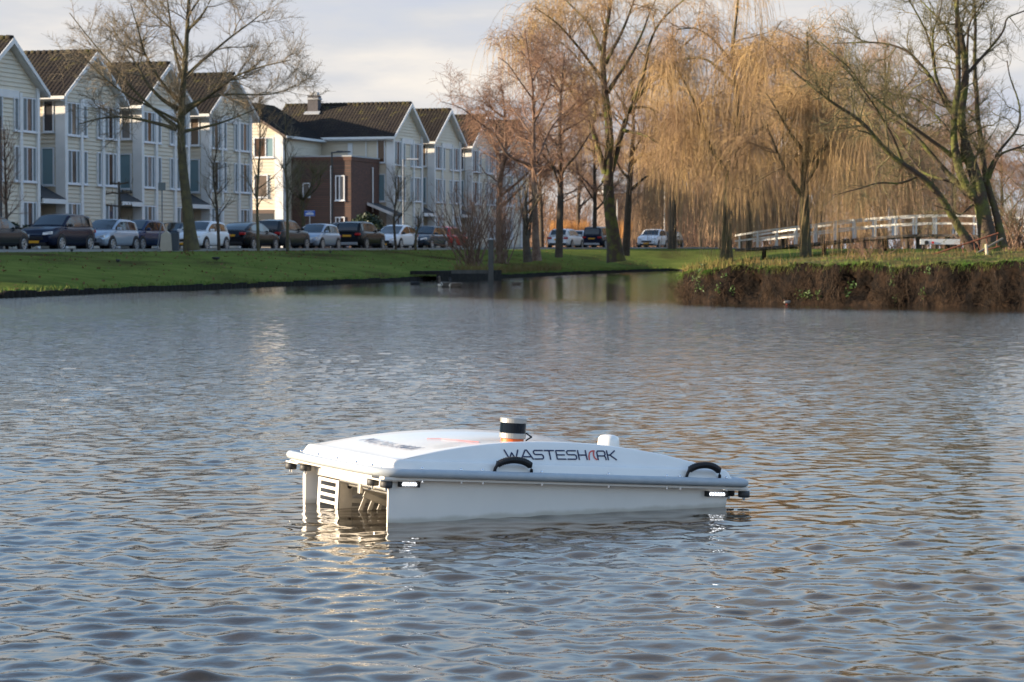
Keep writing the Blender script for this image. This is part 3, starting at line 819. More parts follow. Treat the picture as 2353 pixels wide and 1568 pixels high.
v, q = tile_mesh(8.0, 4.05, WR + .18); v = np.array(v); A = np.stack([v[:, 1] - .35, v[:, 0] - .35, v[:, 2] + WZ - .18], 1)
o = link('roof_tiles', np_mesh('roof_tiles', A, q), rf, M['tile']); o['kind'] = 'stuff'
B = A.copy(); B[:, 1] = 7.4 - B[:, 1]; o = link('roof_tiles', np_mesh('roof_tiles', B, [x[::-1] for x in q]), rf, M['tile']); o['kind'] = 'stuff'
MB().box(-.4, 7.4, -.5, -.36, WZ - .36, WZ - .2).build('gutter', M['trim'], wg)
for sy in (0, 1):
    e = [(-.42, -.4, WZ - .38), (-.42, -.4, WZ - .2), (-.42, 3.7, WZ + WR + .02), (-.42, 3.7, WZ + WR - .22)]
    if sy: e = [(p[0], 7.4 - p[1], p[2]) for p in e]
    MB().extrude(e, (.06, 0, 0)).build('verge_board', M['fasciabrown'], wg)

bz = road_z(176) + .05
bb = empty('brick_block', local(63.6, .9, bz), STREET_RZ); tag(bb, 'brown brick flat roofed block with white windows in front of the long roof', 'building')
BH = 6.4
MB().box(0, 5.75, 0, 4.45, 0, BH).build('wall', M['brick'], bb)
MB().box(-.08, 5.75, -.08, 4.45, BH + .003, BH + .10).build('coping', M['lead'], bb)
MB().box(-.04, 5.75, -.04, 4.45, BH - .26, BH - .005).build('parapet', M['brick'], bb)
window(bb, .45, 1.15, 3.35, 5.1, [(1, M['glass']), (1, M['glass'])], 's', -.003); window(bb, .45, 1.15, .7, 2.2, [(1, M['glass']), (1, M['glass'])], 's', -.003)
window(bb, 3.05, 3.6, 3.6, 4.6, [(1, M['glass'])], 's', -.003)
MB().cyl((-.08, 1.45, 0), .07, .07, 5.8, 8).build('downpipe', M['trim'], bb)
MB().cyl((4.2, -.08, 2.6), .06, .06, 3.2, 8).build('downpipe', M['trim'], bb)
cp = MB().extrude([(3.2, -2.0, 2.45), (3.2, -.05, 3.25), (3.2, -.05, 3.1), (3.2, -2.0, 2.3)], (2.4, 0, 0)).build('porch_roof', M['bitumen'], bb)
MB().extrude([(3.1, -2.08, 2.26), (3.1, -.05, 3.08), (3.1, -.05, 3.28), (3.1, -2.08, 2.48)], (.08, 0, 0)).build('fascia', M['trim'], cp)
MB().box(4.0, 4.95, -.06, -.003, .02, 2.2).build('front_door', M['door'], bb)

# distant long building behind the willows
db = empty('distant_building', px(1560, 566, 300), R(6)); tag(db, 'low brick building with a pale roof edge far behind the hanging willow', 'building')
MB().box(-8.5, 9, 0, 10, -1, 6.3).build('wall', mat('far_brick', (.16, .12, .10), .9, col2=(.12, .09, .08), scale=.6), db)
MB().box(-8.7, 9.2, -.2, 10.2, 6.3, 7.3).build('roof', mat('pale_roof_edge', (.55, .55, .55), .6), db)
for k in range(5):
    for z in (1.0, 3.9):
        MB().box(-7.6 + k * 3.3, -5.6 + k * 3.3, -.06, -.01, z, z + 1.3).build('window', M['glass'], db)
# ------------------------------------------------------------------ cars
TYPES = {  # length, width, height, belt, top profile [(x from rear 0..1, z)], hood z at front, ground clearance
 'hatch': dict(L=4.0, W=1.72, H=1.46, roof=[(.015, .92), (.05, 1.18), (.10, 1.36), (.22, 1.44), (.40, 1.46), (.52, 1.42), (.62, 1.22), (.735, .97)], low=[(0, .62), (.02, .90), (.10, .93), (.5, .92), (.74, .95), (.86, .88), (.95, .76), (1, .58)]),
 'suv': dict(L=4.45, W=1.86, H=1.64, roof=[(.012, 1.02), (.04, 1.30), (.08, 1.54), (.20, 1.62), (.42, 1.64), (.54, 1.58), (.62, 1.36), (.715, 1.09)], low=[(0, .70), (.015, 1.02), (.10, 1.08), (.5, 1.04), (.72, 1.08), (.86, 1.02), (.955, .90), (1, .66)]),
 'fastback': dict(L=4.85, W=1.86, H=1.47, roof=[(.05, 1.0), (.14, 1.20), (.26, 1.38), (.38, 1.46), (.48, 1.46), (.56, 1.40), (.64, 1.20), (.73, .97)], low=[(0, .66), (.015, .98), (.07, 1.02), (.5, .93), (.73, .95), (.88, .86), (.96, .74), (1, .55)]),
 'prius': dict(L=4.45, W=1.76, H=1.5, roof=[(.02, 1.0), (.06, 1.22), (.16, 1.38), (.32, 1.48), (.44, 1.5), (.54, 1.42), (.66, 1.18), (.80, .93)], low=[(0, .62), (.02, .98), (.10, 1.0), (.5, .94), (.79, .92), (.90, .82), (.96, .70), (1, .52)]),
 'estate': dict(L=4.6, W=1.82, H=1.48, roof=[(.015, .95), (.04, 1.15), (.09, 1.38), (.22, 1.46), (.42, 1.48), (.53, 1.44), (.61, 1.24), (.72, .97)], low=[(0, .62), (.02, .92), (.10, .95), (.5, .93), (.72, .95), (.88, .87), (.96, .75), (1, .56)]),
 'mpv': dict(L=4.5, W=1.84, H=1.72, roof=[(.012, 1.0), (.03, 1.3), (.06, 1.62), (.18, 1.70), (.42, 1.72), (.56, 1.64), (.66, 1.36), (.775, 1.06)], low=[(0, .66), (.015, 1.0), (.10, 1.03), (.5, 1.0), (.78, 1.04), (.88, .96), (.96, .82), (1, .6)]),
}
M['cglass'] = mat('car_glass', (.012, .016, .018), .04, spec=.7)
M['tyre'] = mat('car_tyre', (.012, .012, .013), .8)
M['rim'] = mat('alloy_rim', (.42, .43, .45), .35, .7)
M['head'] = mat('headlight', (.62, .65, .68), .12, .3)
M['tail'] = mat('tail_light', (.38, .012, .012), .2)
M['plate'] = mat('yellow_plate', (.75, .36, .02), .45)
M['black'] = mat('black_trim', (.012, .012, .014), .5)
PAINT = {}
def paint(name, c, metal=.0, rough=.22):
    if name not in PAINT: PAINT[name] = mat('paint_' + name, c, rough, metal, coat=0, spec=.22)
    return PAINT[name]

def car(typ, loc, rz, pm, label, group='cars parked along the street', plate=True, strip=None, name='parked_car'):
    T = TYPES[typ]; L, W, H = T['L'], T['W'], T['H']; hw = W / 2
    root = empty(name, loc, rz); tag(root, label, 'car', group)
    rx, rzv = np.array([a for a, _ in T['roof']]), np.array([b for _, b in T['roof']])
    lx, lz = np.array([a for a, _ in T['low']]), np.array([b for _, b in T['low']])
    X = lambda f: (f - .5) * L
    low = lambda f: float(np.interp(f, lx, lz)); roof = lambda f: float(np.interp(f, rx, rzv))
    def wd(f):
        e = min(f, 1 - f); return hw * (0.80 + 0.20 * min(1, (e / .14)) ** .5) if e < .14 else hw
    st = sorted(set(list(np.linspace(0, 1, 25)) + [.015, .04, .96, .985]))
    P = []
    for f in st:
        wv = wd(f); zt = low(f); zb = .22 + (.16 * max(0, 1 - min(f, 1 - f) / .06)); zm = zb + (zt - zb) * .55
        half = [(0, zb), (.84 * wv, zb), (.955 * wv, zb + .05), (.985 * wv, zb + .16), (wv, zm), (.985 * wv, zb + (zt - zb) * .82), (.93 * wv, zt - .02), (.80 * wv, zt + .012), (0, zt + .035)]
        P.append([(X(f), y, z) for y, z in half] + [(X(f), -y, z) for y, z in half[-2::-1]])
    mb = MB().grid(P); k = len(P[0]); b0 = 0
    mb.f.append(tuple(range(k))); mb.f.append(tuple(range((len(P)-1) * k + k - 1, (len(P)-1) * k - 1, -1)))
    body = mb.build('body', pm, root, smooth=True); body.data.polygons.foreach_set('use_smooth', [True]*(len(body.data.polygons)-2) + [False, False])
    # cabin
    f0, f1 = rx[0], rx[-1]; fs = np.unique(np.concatenate([rx, np.linspace(f0, f1, 15)]))
    def cab(f, s, o=0.0):
        """cabin flank: s 0 at the belt, 1 at the roof edge"""
        wv = wd(f); zb = low(f) - .01; zr = max(roof(f), zb + .01); h = (zr - zb) / (H - .95)
        y = wv * (.90 - .17 * s * min(1, h)) + o; return (X(f), y, zb + (zr - .035 * min(1, h) - zb) * s)
    def top(f, u, o=0.0):
        a = cab(f, 1.0); zr = roof(f); return (X(f) , a[1] * .97 * u, zr + .03 * (1 - u * u) + o)
    P = []
    for f in fs:
        L_ = [cab(f, s) for s in (0, .5, 1)] + [top(f, u) for u in (.9, .5, 0)]
        P.append(L_ + [(p[0], -p[1], p[2]) for p in L_[-2::-1]])
    MB().grid(P).build('cabin', pm, root, smooth=True)
    # glass
    fr = [a for a, b in T['roof']]
    ws0, ws1 = fr[-3], fr[-1]
    def patch(nm, fa, fb, ua, ub, fn, n=8, off=.006):
        rows = []
        for i in range(n + 1):
            f = fa + (fb - fa) * i / n; rows.append([fn(f, ua + (ub - ua) * j / 6) for j in range(7)])
        return MB().grid(rows).build(nm, M['cglass'], root, smooth=True)
    dx = .012
    patch('windscreen', ws0 + .01, ws1 - .012, -.90, .90, lambda f, u: tuple(np.array(top(f, u, .012)) + np.array([dx, 0, 0])))
    patch('rear_window', fr[0] + .006, fr[2] + (.02 if typ != 'fastback' else .05), -.88, .88, lambda f, u: tuple(np.array(top(f, u, .012)) + np.array([-dx, 0, 0])))
    fa, fb = fr[1] + .05, fr[-1] - .06; mid = .5 * (fr[3] + .42)
    for sy in (1, -1):
        for a, b in ((fa, mid - .008), (mid + .008, fb)):
            def fn(f, s, sy=sy):
                zr = roof(f); zb = low(f); lim = 1.0
                p = cab(f, .10 + .78 * s, .010); return (p[0], sy * p[1], p[2])
            patch('side_window', a, b, 0, 1, fn)
        mr = MB().box(X(fb) - .16, X(fb) - .02, sy * (hw * .93), sy * (hw * .93 + .2), low(fb) + .0, low(fb) + .13)
        mr.build('mirror', pm if typ in ('hatch', 'estate') else M['black'], root, bevel=.03)
    zh = low(.965) - .10; zt_ = low(.02) - .13
    for sy in (1, -1):
        a = hw * .50; b = hw * .90
        MB().extrude([(X(.955), sy * b, zh - .02), (X(.955), sy * b, zh + .12), (X(.975), sy * a, zh + .06), (X(.985), sy * a, zh - .06)], (.10, sy * -.02, 0)).build('headlight', M['head'], root, bevel=.012)
        tl = MB().box(X(-.004), X(.03), min(sy * hw * .52, sy * hw * .87), max(sy * hw * .52, sy * hw * .87), zt_ - .07, zt_ + .07).build('tail_light', M['tail'], root, bevel=.02)
        for f in (.185, .805):
            r_ = .335 if typ in ('suv', 'mpv') else .31; y0 = sy * (hw - .19); y1 = sy * (hw + .008)
            ar = MB(); ar.cyl((X(f), min(sy * (hw - .05), sy * (hw + .004)), r_ + .02), r_ + .07, r_ + .07, .054, 20, 'y'); ar.build('wheel_arch', M['black'], root)
            wh = MB(); wh.cyl((X(f), min(y0, y1 + sy*.012), r_), r_, r_, .21, 22, 'y'); wo = wh.build('wheel', M['tyre'], root, bevel=.02)
            rm = MB(); rm.cyl((X(f), sy * (hw + .016) - (.01 if sy > 0 else 0.0), r_), r_ * .24, r_ * .24, .02, 12, 'y')
            for q in range(7):
                an = 2 * math.pi * q / 7; ca, sa = math.cos(an), math.sin(an); px_, pz_ = -sa * .035, ca * .035
                pts = [(X(f) + ca * r_ * .2 + px_, sy * (hw + .012), r_ + sa * r_ * .2 + pz_), (X(f) + ca * r_ * .2 - px_, sy * (hw + .012), r_ + sa * r_ * .2 - pz_), (X(f) + ca * r_ * .68 - px_, sy * (hw + .012), r_ + sa * r_ * .68 - pz_), (X(f) + ca * r_ * .68 + px_, sy * (hw + .012), r_ + sa * r_ * .68 + pz_)]
                rm.extrude(pts, (0, sy * .012, 0))
            ring = [(X(f) + math.cos(a_) * r_ * .68, sy * (hw + .018), r_ + math.sin(a_) * r_ * .68) for a_ in np.linspace(0, 2 * math.pi, 19)[:-1]]
            rm.tube(ring, .018, 6, True); rm.build('rim', M['rim'], wo)
    gz = low(.985) * .62
    MB().box(X(.985), X(1.004), -hw * .48, hw * .48, gz + .02, gz + .17).build('grille', M['black'], root, bevel=.02)
    MB().box(X(.97), X(1.002), -hw * .62, hw * .62, .24, .36).build('air_intake', M['black'], root, bevel=.02)
    MB().box(X(-.003), X(.02), -hw * .7, hw * .7, .26, .42).build('rear_skirt', M['black'] if strip is None else strip, root, bevel=.02)
    if plate:
        MB().box(X(1.0), X(1.008), -.26, .26, gz - .12, gz - .01).build('number_plate', M['plate'], root)
        zp = low(.02) - .22
        MB().box(X(-.010), X(-.004), -.26, .26, zp - .06, zp + .05).build('number_plate', M['plate'], root)
    return root

def car_at(xp, off=0.0):
    k = (xp - CX) / F; a = PC + V * off
    t = (k * a[1] - a[0]) / (U[0] - k * U[1]); q = a + U * t; return q
FWD, BACK = STREET_RZ + math.pi, STREET_RZ          # nose to the camera / tail to the camera
navy = paint('navy', (.010, .014, .032)); blk = paint('black', (.010, .011, .014)); grey = paint('dark_grey', (.025, .027, .03), .0)
silv = paint('silver_blue', (.36, .42, .50), .35); wht = paint('white', (.74, .75, .76)); blue = paint('deep_blue', (.012, .03, .085)); red = paint('red', (.36, .02, .025)); slate = paint('slate', (.05, .065, .085), .2)
CARS = [
 (-18, 0, 'hatch', BACK, grey, 'dark grey car cut off by the picture edge, nose beside the big SUV'),
 (132, 0, 'suv', FWD, navy, 'large near black SUV with silver lower lamp trim facing the water, nearest car'),
 (248, 0, 'hatch', FWD, silv, 'pale silver blue hatchback between the black SUV and the dark blue hatchback'),
 (316, 0, 'hatch', FWD, blue, 'dark blue hatchback parked beside the beige cabinet'),
 (398, 5.2, 'estate', FWD, slate, 'dark car half hidden behind the white hatchback and beige cabinet'),
 (462, 0, 'hatch', FWD, wht, 'white hatchback parked behind the big leaning tree trunk'),
 (572, 0, 'fastback', BACK, blk, 'black fastback showing its tail and yellow plate behind the thin trunks'),
 (648, 0, 'suv', BACK, grey, 'dark grey crossover between the black fastback and the silver hatchback'),
 (727, 0, 'hatch', FWD, silv, 'silver hatchback with low nose in front of the blue street sign'),
 (784, 5.2, 'mpv', FWD, slate, 'pale glazed car peeking out behind the black SUV with red tail lamps'),
 (828, 0, 'suv', BACK, blk, 'black SUV seen from behind with red tail lamps and yellow plate'),
 (908, 0, 'prius', FWD, wht, 'white rounded hatchback behind the small forked street tree'),
 (978, 0, 'estate', FWD, slate, 'slate blue car between the white rounded hatchback and the red car'),
 (1030, 0, 'hatch', BACK, red, 'red hatchback partly hidden by the reddish willow shrub'),
 (1300, 0, 'estate', BACK, wht, 'white estate car seen from behind to the right of the birch trunks'),
 (1337, 3.0, 'hatch', BACK, wht, 'small white car just behind the white estate'),
 (1376, 0, 'mpv', BACK, navy, 'dark navy people carrier with silver bumper strip beside the mossy willow trunk'),
 (1499, 0, 'suv', FWD, wht, 'white SUV behind the hanging willow curtain'),
 (1540, 0, 'hatch', FWD, grey, 'dark grey car just behind the white SUV under the willow'),
]
for (xp, off, ty, rz, pm, lb) in CARS:
    q = car_at(xp, off)
    car(ty, (q[0], q[1], road_z(q[1]) + (.012 if off < 7 else .1)), rz, pm, lb, strip=(M['rim'] if 'strip' in lb or 'red tail lamps and' in lb else None))
# ------------------------------------------------------------------ the drone boat
PITCH_B = R(3.7); ZE = 0.193; LX, LY = 0.72, 0.45
boat = empty('drone_boat', (BOAT_C[0], BOAT_C[1], 0.0)); boat.rotation_euler = (0, -PITCH_B, math.atan2(BF[1], BF[0]))
tag(boat, 'white floating drone boat with grey bumper rail and domed lid on the open water', 'boat')
def arch(x): return 0.084 * max(0.0, 1 - (abs(x) / 0.69) ** 2.1)
def side_pt(x, v, off=0.0, sgn=1):
    """sloping flank of the lid: v 0 at its lower edge, 1 at the arched edge"""
    a = arch(x); n = np.array([0, 0.857 * sgn, 0.514]); p = np.array([x, sgn * (LY - 0.012 - 0.6 * a * v), ZE + a * v]); return p + n * off
def top_pt(x, y, off=0.0):
    a = arch(x); w_ = max(LY - .012 - 0.6 * a, .05); return np.array([x, y, ZE + a - 0.022 * a / .084 * max(0, 1 - (y / w_) ** 2) ** 1.1 + .0008 + off])
# lid: arched top, sloping flanks and a short skirt, its edges rounded by close rows of points
P = []
def ring(x, zs=1.0, ys=0.0):
    a = arch(x); e = min(.010, .45 * a + .0006); c_, s_ = .514, .857
    half = [(.468, .150), (LY + .0045, ZE - .012), (LY + .0005, ZE - .004), (LY - .006, ZE)]
    y0 = LY - .012; y1 = LY - .012 - 0.6 * a; z1 = ZE + a
    for v in (.0, .25, .5, .75): half.append((y0 - (y0 - y1) * v * .98 - .0004, ZE + a * v * .98 + .0004))
    half += [(y1 + e * .30, z1 - e * .45), (y1 - e * .15, z1 - e * .12), (y1 - e, z1 + .0006), (y1 * .8, z1 - .007 * a / .084), (y1 * .5, z1 - .017 * a / .084), (y1 * .25, z1 - .021 * a / .084), (0, z1 - .022 * a / .084)]
    return [(x, max(y - ys, 0) if y else 0, .150 + (z - .150) * zs) for y, z in half]
for x, zs, ys in [(-.744, 0.0, 0), (-.726, .80, 0), (-.720, .93, .002), (-.712, .99, .001)] + [(q, 1.0, 0) for q in np.linspace(-.70, .70, 57)] + [(.712, .99, .001), (.720, .93, .002), (.726, .80, 0), (.744, 0.0, 0)]:
    h_ = ring(x, zs, ys); P.append(h_ + [(p[0], -p[1], p[2]) for p in h_[-2::-1]])
lid = MB().grid(P).build('lid', M['white'], boat, smooth=True)
# hull: two thin pontoons, deck between, bow beam
def pontoon(s):
    top = [(.740, .438), (.735, .424), (.60, .375), (.42, .320), (-.735, .320), (-.735, .440), (.738, .446)]
    bot = [(.725, .430), (.720, .420), (.58, .385), (.42, .340), (-.695, .340), (-.695, .425), (.722, .434)]
    m = MB(); k = len(top)
    lv = [([(x, y) for x, y in top], .140), ([(x, y) for x, y in top], .09), ([((a[0]*.4+b[0]*.6), (a[1]*.4+b[1]*.6)) for a, b in zip(top, bot)], -.1), (bot, -.24)]
    for pts, z in lv: m.v += [(x, s * y, z) for x, y in pts]
    for q in range(len(lv) - 1):
        for i in range(k):
            j = (i + 1) % k; f = (q*k + i, q*k + j, (q+1)*k + j, (q+1)*k + i); m.f.append(f if s < 0 else f[::-1])
    m.f.append(tuple(range(k))); m.f.append(tuple(range((len(lv)-1) * k, len(lv) * k)))
    return m.build('pontoon', M['hull'], boat, bevel=.004)
pontoon(1); pontoon(-1)
MB().box(-.73, .70, -.44, .44, .118, .147).build('deck', M['white'], boat, bevel=.006)
MB().extrude([(.71, -.405, .118), (.71, -.395, .086), (.71, -.36, .072), (.71, .36, .072), (.71, .395, .086), (.71, .405, .118)], (-.09, 0, 0)).build('bow_beam', M['white'], boat, bevel=.008)
# bumper rail, swept round the deck edge
rr = []
def corner(cx, cy, a0, r_, n=7): return [(cx + r_ * math.cos(a0 + math.pi / 2 * k / (n-1)), cy + r_ * math.sin(a0 + math.pi / 2 * k / (n-1))) for k in range(n)]
rr += corner(.79 - .09, .492 - .09, 0, .09) + corner(-.79 + .03, .492 - .03, math.pi / 2, .03) + corner(-.79 + .03, -.492 + .03, math.pi, .03) + corner(.79 - .05, -.492 + .05, 1.5 * math.pi, .05)
path = []
for (a, b) in zip(rr, rr[1:] + rr[:1]):
    L = math.hypot(b[0] - a[0], b[1] - a[1]); n = max(1, int(L / .06))
    path += [(a[0] + (b[0] - a[0]) * k / n, a[1] + (b[1] - a[1]) * k / n, .146) for k in range(n)]
path = [(x + (.020 * (1 - (y / .49) ** 2) if x > .7 else 0), y, z) for x, y, z in path]
MB().tube(path, .0170, 12, True).build('bumper_rail', M['rail'], boat, smooth=True)
fl = MB(); fl.box(-.80, .775, .44, .486, .120, .130).box(-.80, .775, -.486, -.44, .120, .130).box(.71, .79, -.40, .40, .120, .130).box(-.80, -.735, -.42, .42, .120, .130)
fl.build('flange', M['white'], boat)
# bolts through the rail
bm = MB().lathe((0, 0, 0), [(.006, 0), (.006, .004), (.004, .008), (.001, .0095)], 8).mesh('bolt', True); bm.materials.append(M['chrome'])
bn = MB().cyl((0, 0, -.016), .0035, .0045, .016, 6).mesh('bolt'); bn.materials.append(M['chrome'])
for x in (.62, .46, .37, .12, -.17, -.43, -.49, -.70):
    link('bolt', bm, boat).location = (x, .478, .161); link('bolt', bn, boat).location = (x - .008, .472, .128)
for y in (.36, .20, .0, -.2, -.38): link('bolt', bm, boat).location = (.772, y, .161)
# roller pairs under the corner brackets
def roller(x, y, z=.100):
    o = MB().lathe((x, y, z - .014), [(.018, 0), (.023, .002), (.0235, .012), (.0235, .018), (.022, .027), (.012, .028)], 20).build('roller', M['rubber2'], boat, smooth=True)
    MB().cyl((x, y, z - .026), .0045, .0065, .013, 8).cyl((x, y, z + .0135), .007, .007, .010, 8).build('axle_bolt', M['chrome'], o)
for x, y in ((.760, .345), (.748, .445), (.785, -.458), (.752, -.380), (-.802, .452), (-.772, .385)): roller(x, y)
for b_ in ((.68, .785, .32, .475), (.68, .80, -.48, -.35), (-.82, -.70, .36, .475)): MB().box(*b_, .1135, .1195).build('roller_bracket', M['white'], boat)
# lit LED bars on the near flank
def lamp(x0, x1, z):
    o = MB().box(x0, x0 - .011, .440, .466, z - .011, z + .011).box(x1 + .011, x1, .440, .466, z - .011, z + .011).box(x0 - .0115, x1 + .0115, .439, .4475, z - .009, z + .009).build('side_light', M['rubber'], boat, bevel=.002)
    MB().box(x0 - .0115, x1 + .0115, .4476, .459, z - .0085, z + .0085).build('lens', M['lens'], o, bevel=.002)
    for k in range(6):
        x = x0 - .0115 + (x1 - x0 + .023) * (k + .5) / 6
        MB().lathe((0, 0, 0), [(.0042, 0), (.0038, .002), (.001, .003)], 8).build('led', M['led'], o).matrix_local = Matrix.Translation((x, .4592, z)) @ Matrix.Rotation(-math.pi / 2, 4, 'X')
lamp(.702, .618, .103); lamp(-.626, -.722, .097)
# carrying handles
def handle(xa, xb, h=.060):
    n = 17; pts = []; rad = []
    for i in range(n):
        t = i / (n - 1); a = math.pi * t; x = (xa + xb) / 2 + (xa - xb) / 2 * math.cos(a) * (1.0 if .15 < t < .85 else .98)
        z = .158 + h * math.sin(a) ** .75; pts.append((x, .470 + .012 * math.sin(a), z)); rad.append(.0062 if t < .14 or t > .86 else .0118)
    o = MB().tube(pts, rad, 10).build('handle', M['rubber'], boat, smooth=True)
    rb = MB(); P_ = resample(pts[3:-3], 17); tg = np.gradient(P_, axis=0)
    for p, t in zip(P_, tg):
        t = t / np.linalg.norm(t); rb.tube([p - t * .0016, p + t * .0016], .0140, 10)
    rb.build('grip', M['rubber'], o)
handle(.318, .158, .050); handle(-.522, -.676, .055)
# spinning range sensor, its mount and cable; antenna dome
zt = ZE + arch(.02) - .023
sn = MB().lathe((.02, 0, zt), [(.046, 0), (.046, .0115)], 32).build('sensor_mount', M['orange'], boat, smooth=False)
o = MB().lathe((.02, 0, zt + .012), [(.051, 0), (.0535, .002), (.0535, .021), (.052, .0225)], 32).build('range_sensor', M['lidar_al'], boat, bevel=.001)
MB().lathe((.02, 0, zt + .0348), [(.0525, 0), (.0525, .040)], 32).build('sensor_window', M['lidar_glass'], o, smooth=False)
MB().lathe((.02, 0, zt + .0751), [(.0535, 0), (.0535, .017), (.051, .020), (.048, .0205)], 32).build('sensor_cap', M['lidar_al'], o)
for me_ in (o.data,):
    pass
an = np.linspace(0, 1, 12); pts = [(.02 - .050 - .026 * math.sin(math.pi * t) , -.0 + .022, zt + .036 - .030 * t - .004 * math.sin(6.28 * t)) for t in an]
MB().tube(pts, .0032, 8).build('sensor_cable', M['rubber'], boat, smooth=True)
zd = ZE + arch(-.418) - .015
dm = MB().lathe((-.418, 0, zd), [(.046, 0), (.0455, .02), (.0438, .042), (.0415, .050), (.0365, .0565), (.028, .0605), (.016, .063), (.002, .064)], 32).build('antenna_dome', M['white'], boat, smooth=True)
MB().lathe((-.418, 0, zd - .002), [(.048, 0), (.048, .004)], 32).build('dome_seal', mat('dome_seal', (.5, .28, .22), .5), boat)
# lettering on the flank and on the bow slope
GL = {'W': [[(0, 1), (.27, 0), (.5, .72), (.73, 0), (1, 1)]], 'A': [[(0, 0), (.46, 1), (.60, 1), (1.05, 0)], [(.24, .26), (.86, .26)]],
 'S': [[(1, .97), (.14, .97), (.02, .86), (.02, .64), (.14, .52), (.86, .52), (.98, .40), (.98, .15), (.86, .03), (0, .03)]], 'T': [[(0, .97), (1, .97)], [(.5, .97), (.5, 0)]],
 'E': [[(1, .97), (.02, .97), (.02, .03), (1, .03)], [(.02, .5), (.92, .5)]], 'H': [[(.03, 1), (.03, 0)], [(.97, 1), (.97, 0)], [(.03, .5), (.97, .5)]],
 'f': [[(0, 0), (.06, .40), (.22, .74), (.5, .93), (.98, 1.0), (.82, .72), (.76, .45), (.84, .18), (1.12, 0)]],
 'R': [[(.02, 0), (.02, .78), (.14, .97), (.86, .97), (.98, .84), (.98, .56), (.86, .42), (.06, .42)], [(.86, .42), (.98, .25), (.98, 0)]], 'K': [[(.03, 1), (.03, 0)], [(1, 1), (.34, .52), (.06, .52)], [(.34, .52), (1.02, 0)]]}
def letter(strokes, fn, m, wd_, parent, nm='letter'):
    mb = MB()
    for S_ in strokes:
        p = [];  # subdivide so the ribbon follows the surface
        for a, b in zip(S_[:-1], S_[1:]):
            n = max(1, int(math.hypot(b[0]-a[0], b[1]-a[1]) / .12)); p += [(a[0] + (b[0]-a[0]) * k / n, a[1] + (b[1]-a[1]) * k / n) for k in range(n)]
        p.append(S_[-1]); P3 = np.array([fn(*q) for q in p]); Pn = np.array([fn(*q, .003) for q in p]) - P3
        t = np.gradient(P3, axis=0); t /= np.linalg.norm(t, axis=1)[:, None]; nn = Pn / np.linalg.norm(Pn, axis=1)[:, None]
        s = np.cross(t, nn) * wd_ / 2; t0, t1 = t[0] * wd_ * .3, t[-1] * wd_ * .3; P3[0] -= t0; P3[-1] += t1
        b = len(mb.v); h = nn * .0012
        for i in range(len(P3)): mb.v += [tuple(P3[i] + s[i]), tuple(P3[i] - s[i]), tuple(P3[i] - s[i] + h[i]), tuple(P3[i] + s[i] + h[i])]
        for i in range(len(P3) - 1):
            for q in range(4): mb.f.append((b + 4*i + q, b + 4*i + (q+1) % 4, b + 4*i + 4 + (q+1) % 4, b + 4*i + 4 + q))
    return mb.build(nm, m, parent)
x = .252; gap = .0085; wids = {'W': .058, 'A': .048, 'S': .040, 'T': .040, 'E': .038, 'H': .036, 'f': .030, 'R': .036, 'K': .036}
word = 'WASTESHfRK'; tot = sum(wids[c] for c in word) + gap * 9; sc_ = .482 / tot
for c in word:
    w_ = wids[c] * sc_; x0 = x
    def fn(u, v, off=0.0, x0=x0, w_=w_):
        xx = x0 - u * w_; a = arch(xx); z = (.014 + (.252 - xx) * .022) + v * .0335; vv = min(z / max(a, .01), .99); return side_pt(xx, vv, .0012 + off)
    letter(GL[c], fn, M['red'] if c == 'f' else M['navy'], .0052, boat); x -= w_ + gap * sc_
y = .30; 
for c in word:
    w_ = wids[c] * 1.05
    def fn(u, v, off=0.0, y0=y, w_=w_): return top_pt(.44 + v * .055, y0 - .05 - u * w_, .0012 + off)
    letter(GL[c], lambda u, v, off=0.0, y0=y, w_=w_: top_pt(.50 + v * .06, -(y0 - u * w_), .0012 + off), M['faint_navy'], .0038, boat); y -= w_ + .011
letter([[(0, 0), (.1, .45), (.3, .8), (.6, 1.0), (.8, .95)]], lambda u, v, off=0.0: top_pt(.33 - .10 * v, -.14 + .36 * u, .0012 + off), M['red'], .006, boat, 'fin_emblem')
# steel catch basket in the tunnel
def slotted(w_, h_, slots, slot_h, th=.004, marg=.026):
    m = MB(); m.box(0, th, 0, marg, 0, h_).box(0, th, w_ - marg, w_, 0, h_); z = 0; step = h_ / slots; bar = step - slot_h
    for k in range(slots): m.box(0, th, marg + .0005, w_ - marg - .0005, k * step + slot_h, (k + 1) * step)
    m.box(0, th, marg + .0005, w_ - marg - .0005, -.001, .004); return m
bk = empty('catch_basket', (0, 0, 0)); bk.parent = boat
slotted(.222, .232, 8, .0155, .004, .030).build('front_grille', M['white'], bk, bevel=.003).location = (.698, -.362, -.165)  # steel grille in gelcoat white: the sun's glare is put into its colour
def in_plane(o, loc, tilt=0.0): o.matrix_local = Matrix.Translation(loc) @ Matrix.Rotation(R(90), 4, 'Z') @ Matrix.Rotation(tilt, 4, 'X')
in_plane(slotted(.45, .222, 7, .014, .004, .055).build('side_plate', M['steel'], bk), (.696, -.143, -.160))
fk = MB(); fk.box(0, .004, 0, .20, .103, .128)
for k in range(6): fk.box(0, .004, .004 + k * .036, .020 + k * .036, -.12, .103)
in_plane(fk.build('fork_plate', M['steel'], bk, bevel=.001), (.668, -.055, -.085), R(-20))
MB().tube([(.695, -.14, .069), (.695, .36, .069)], .0045, 8).build('cross_rod', M['steel'], bk); MB().tube([(.66, -.14, .052), (.66, .36, .052)], .004, 8).build('cross_rod', M['steel'], bk)
MB().box(.690, .704, .06, .085, .034, .074).build('latch', M['steel'], bk, bevel=.002)
MB().cyl((.655, -.1385, .045), .009, .009, .003, 12, 'y').build('bolt_hole', M['rubber'], bk)
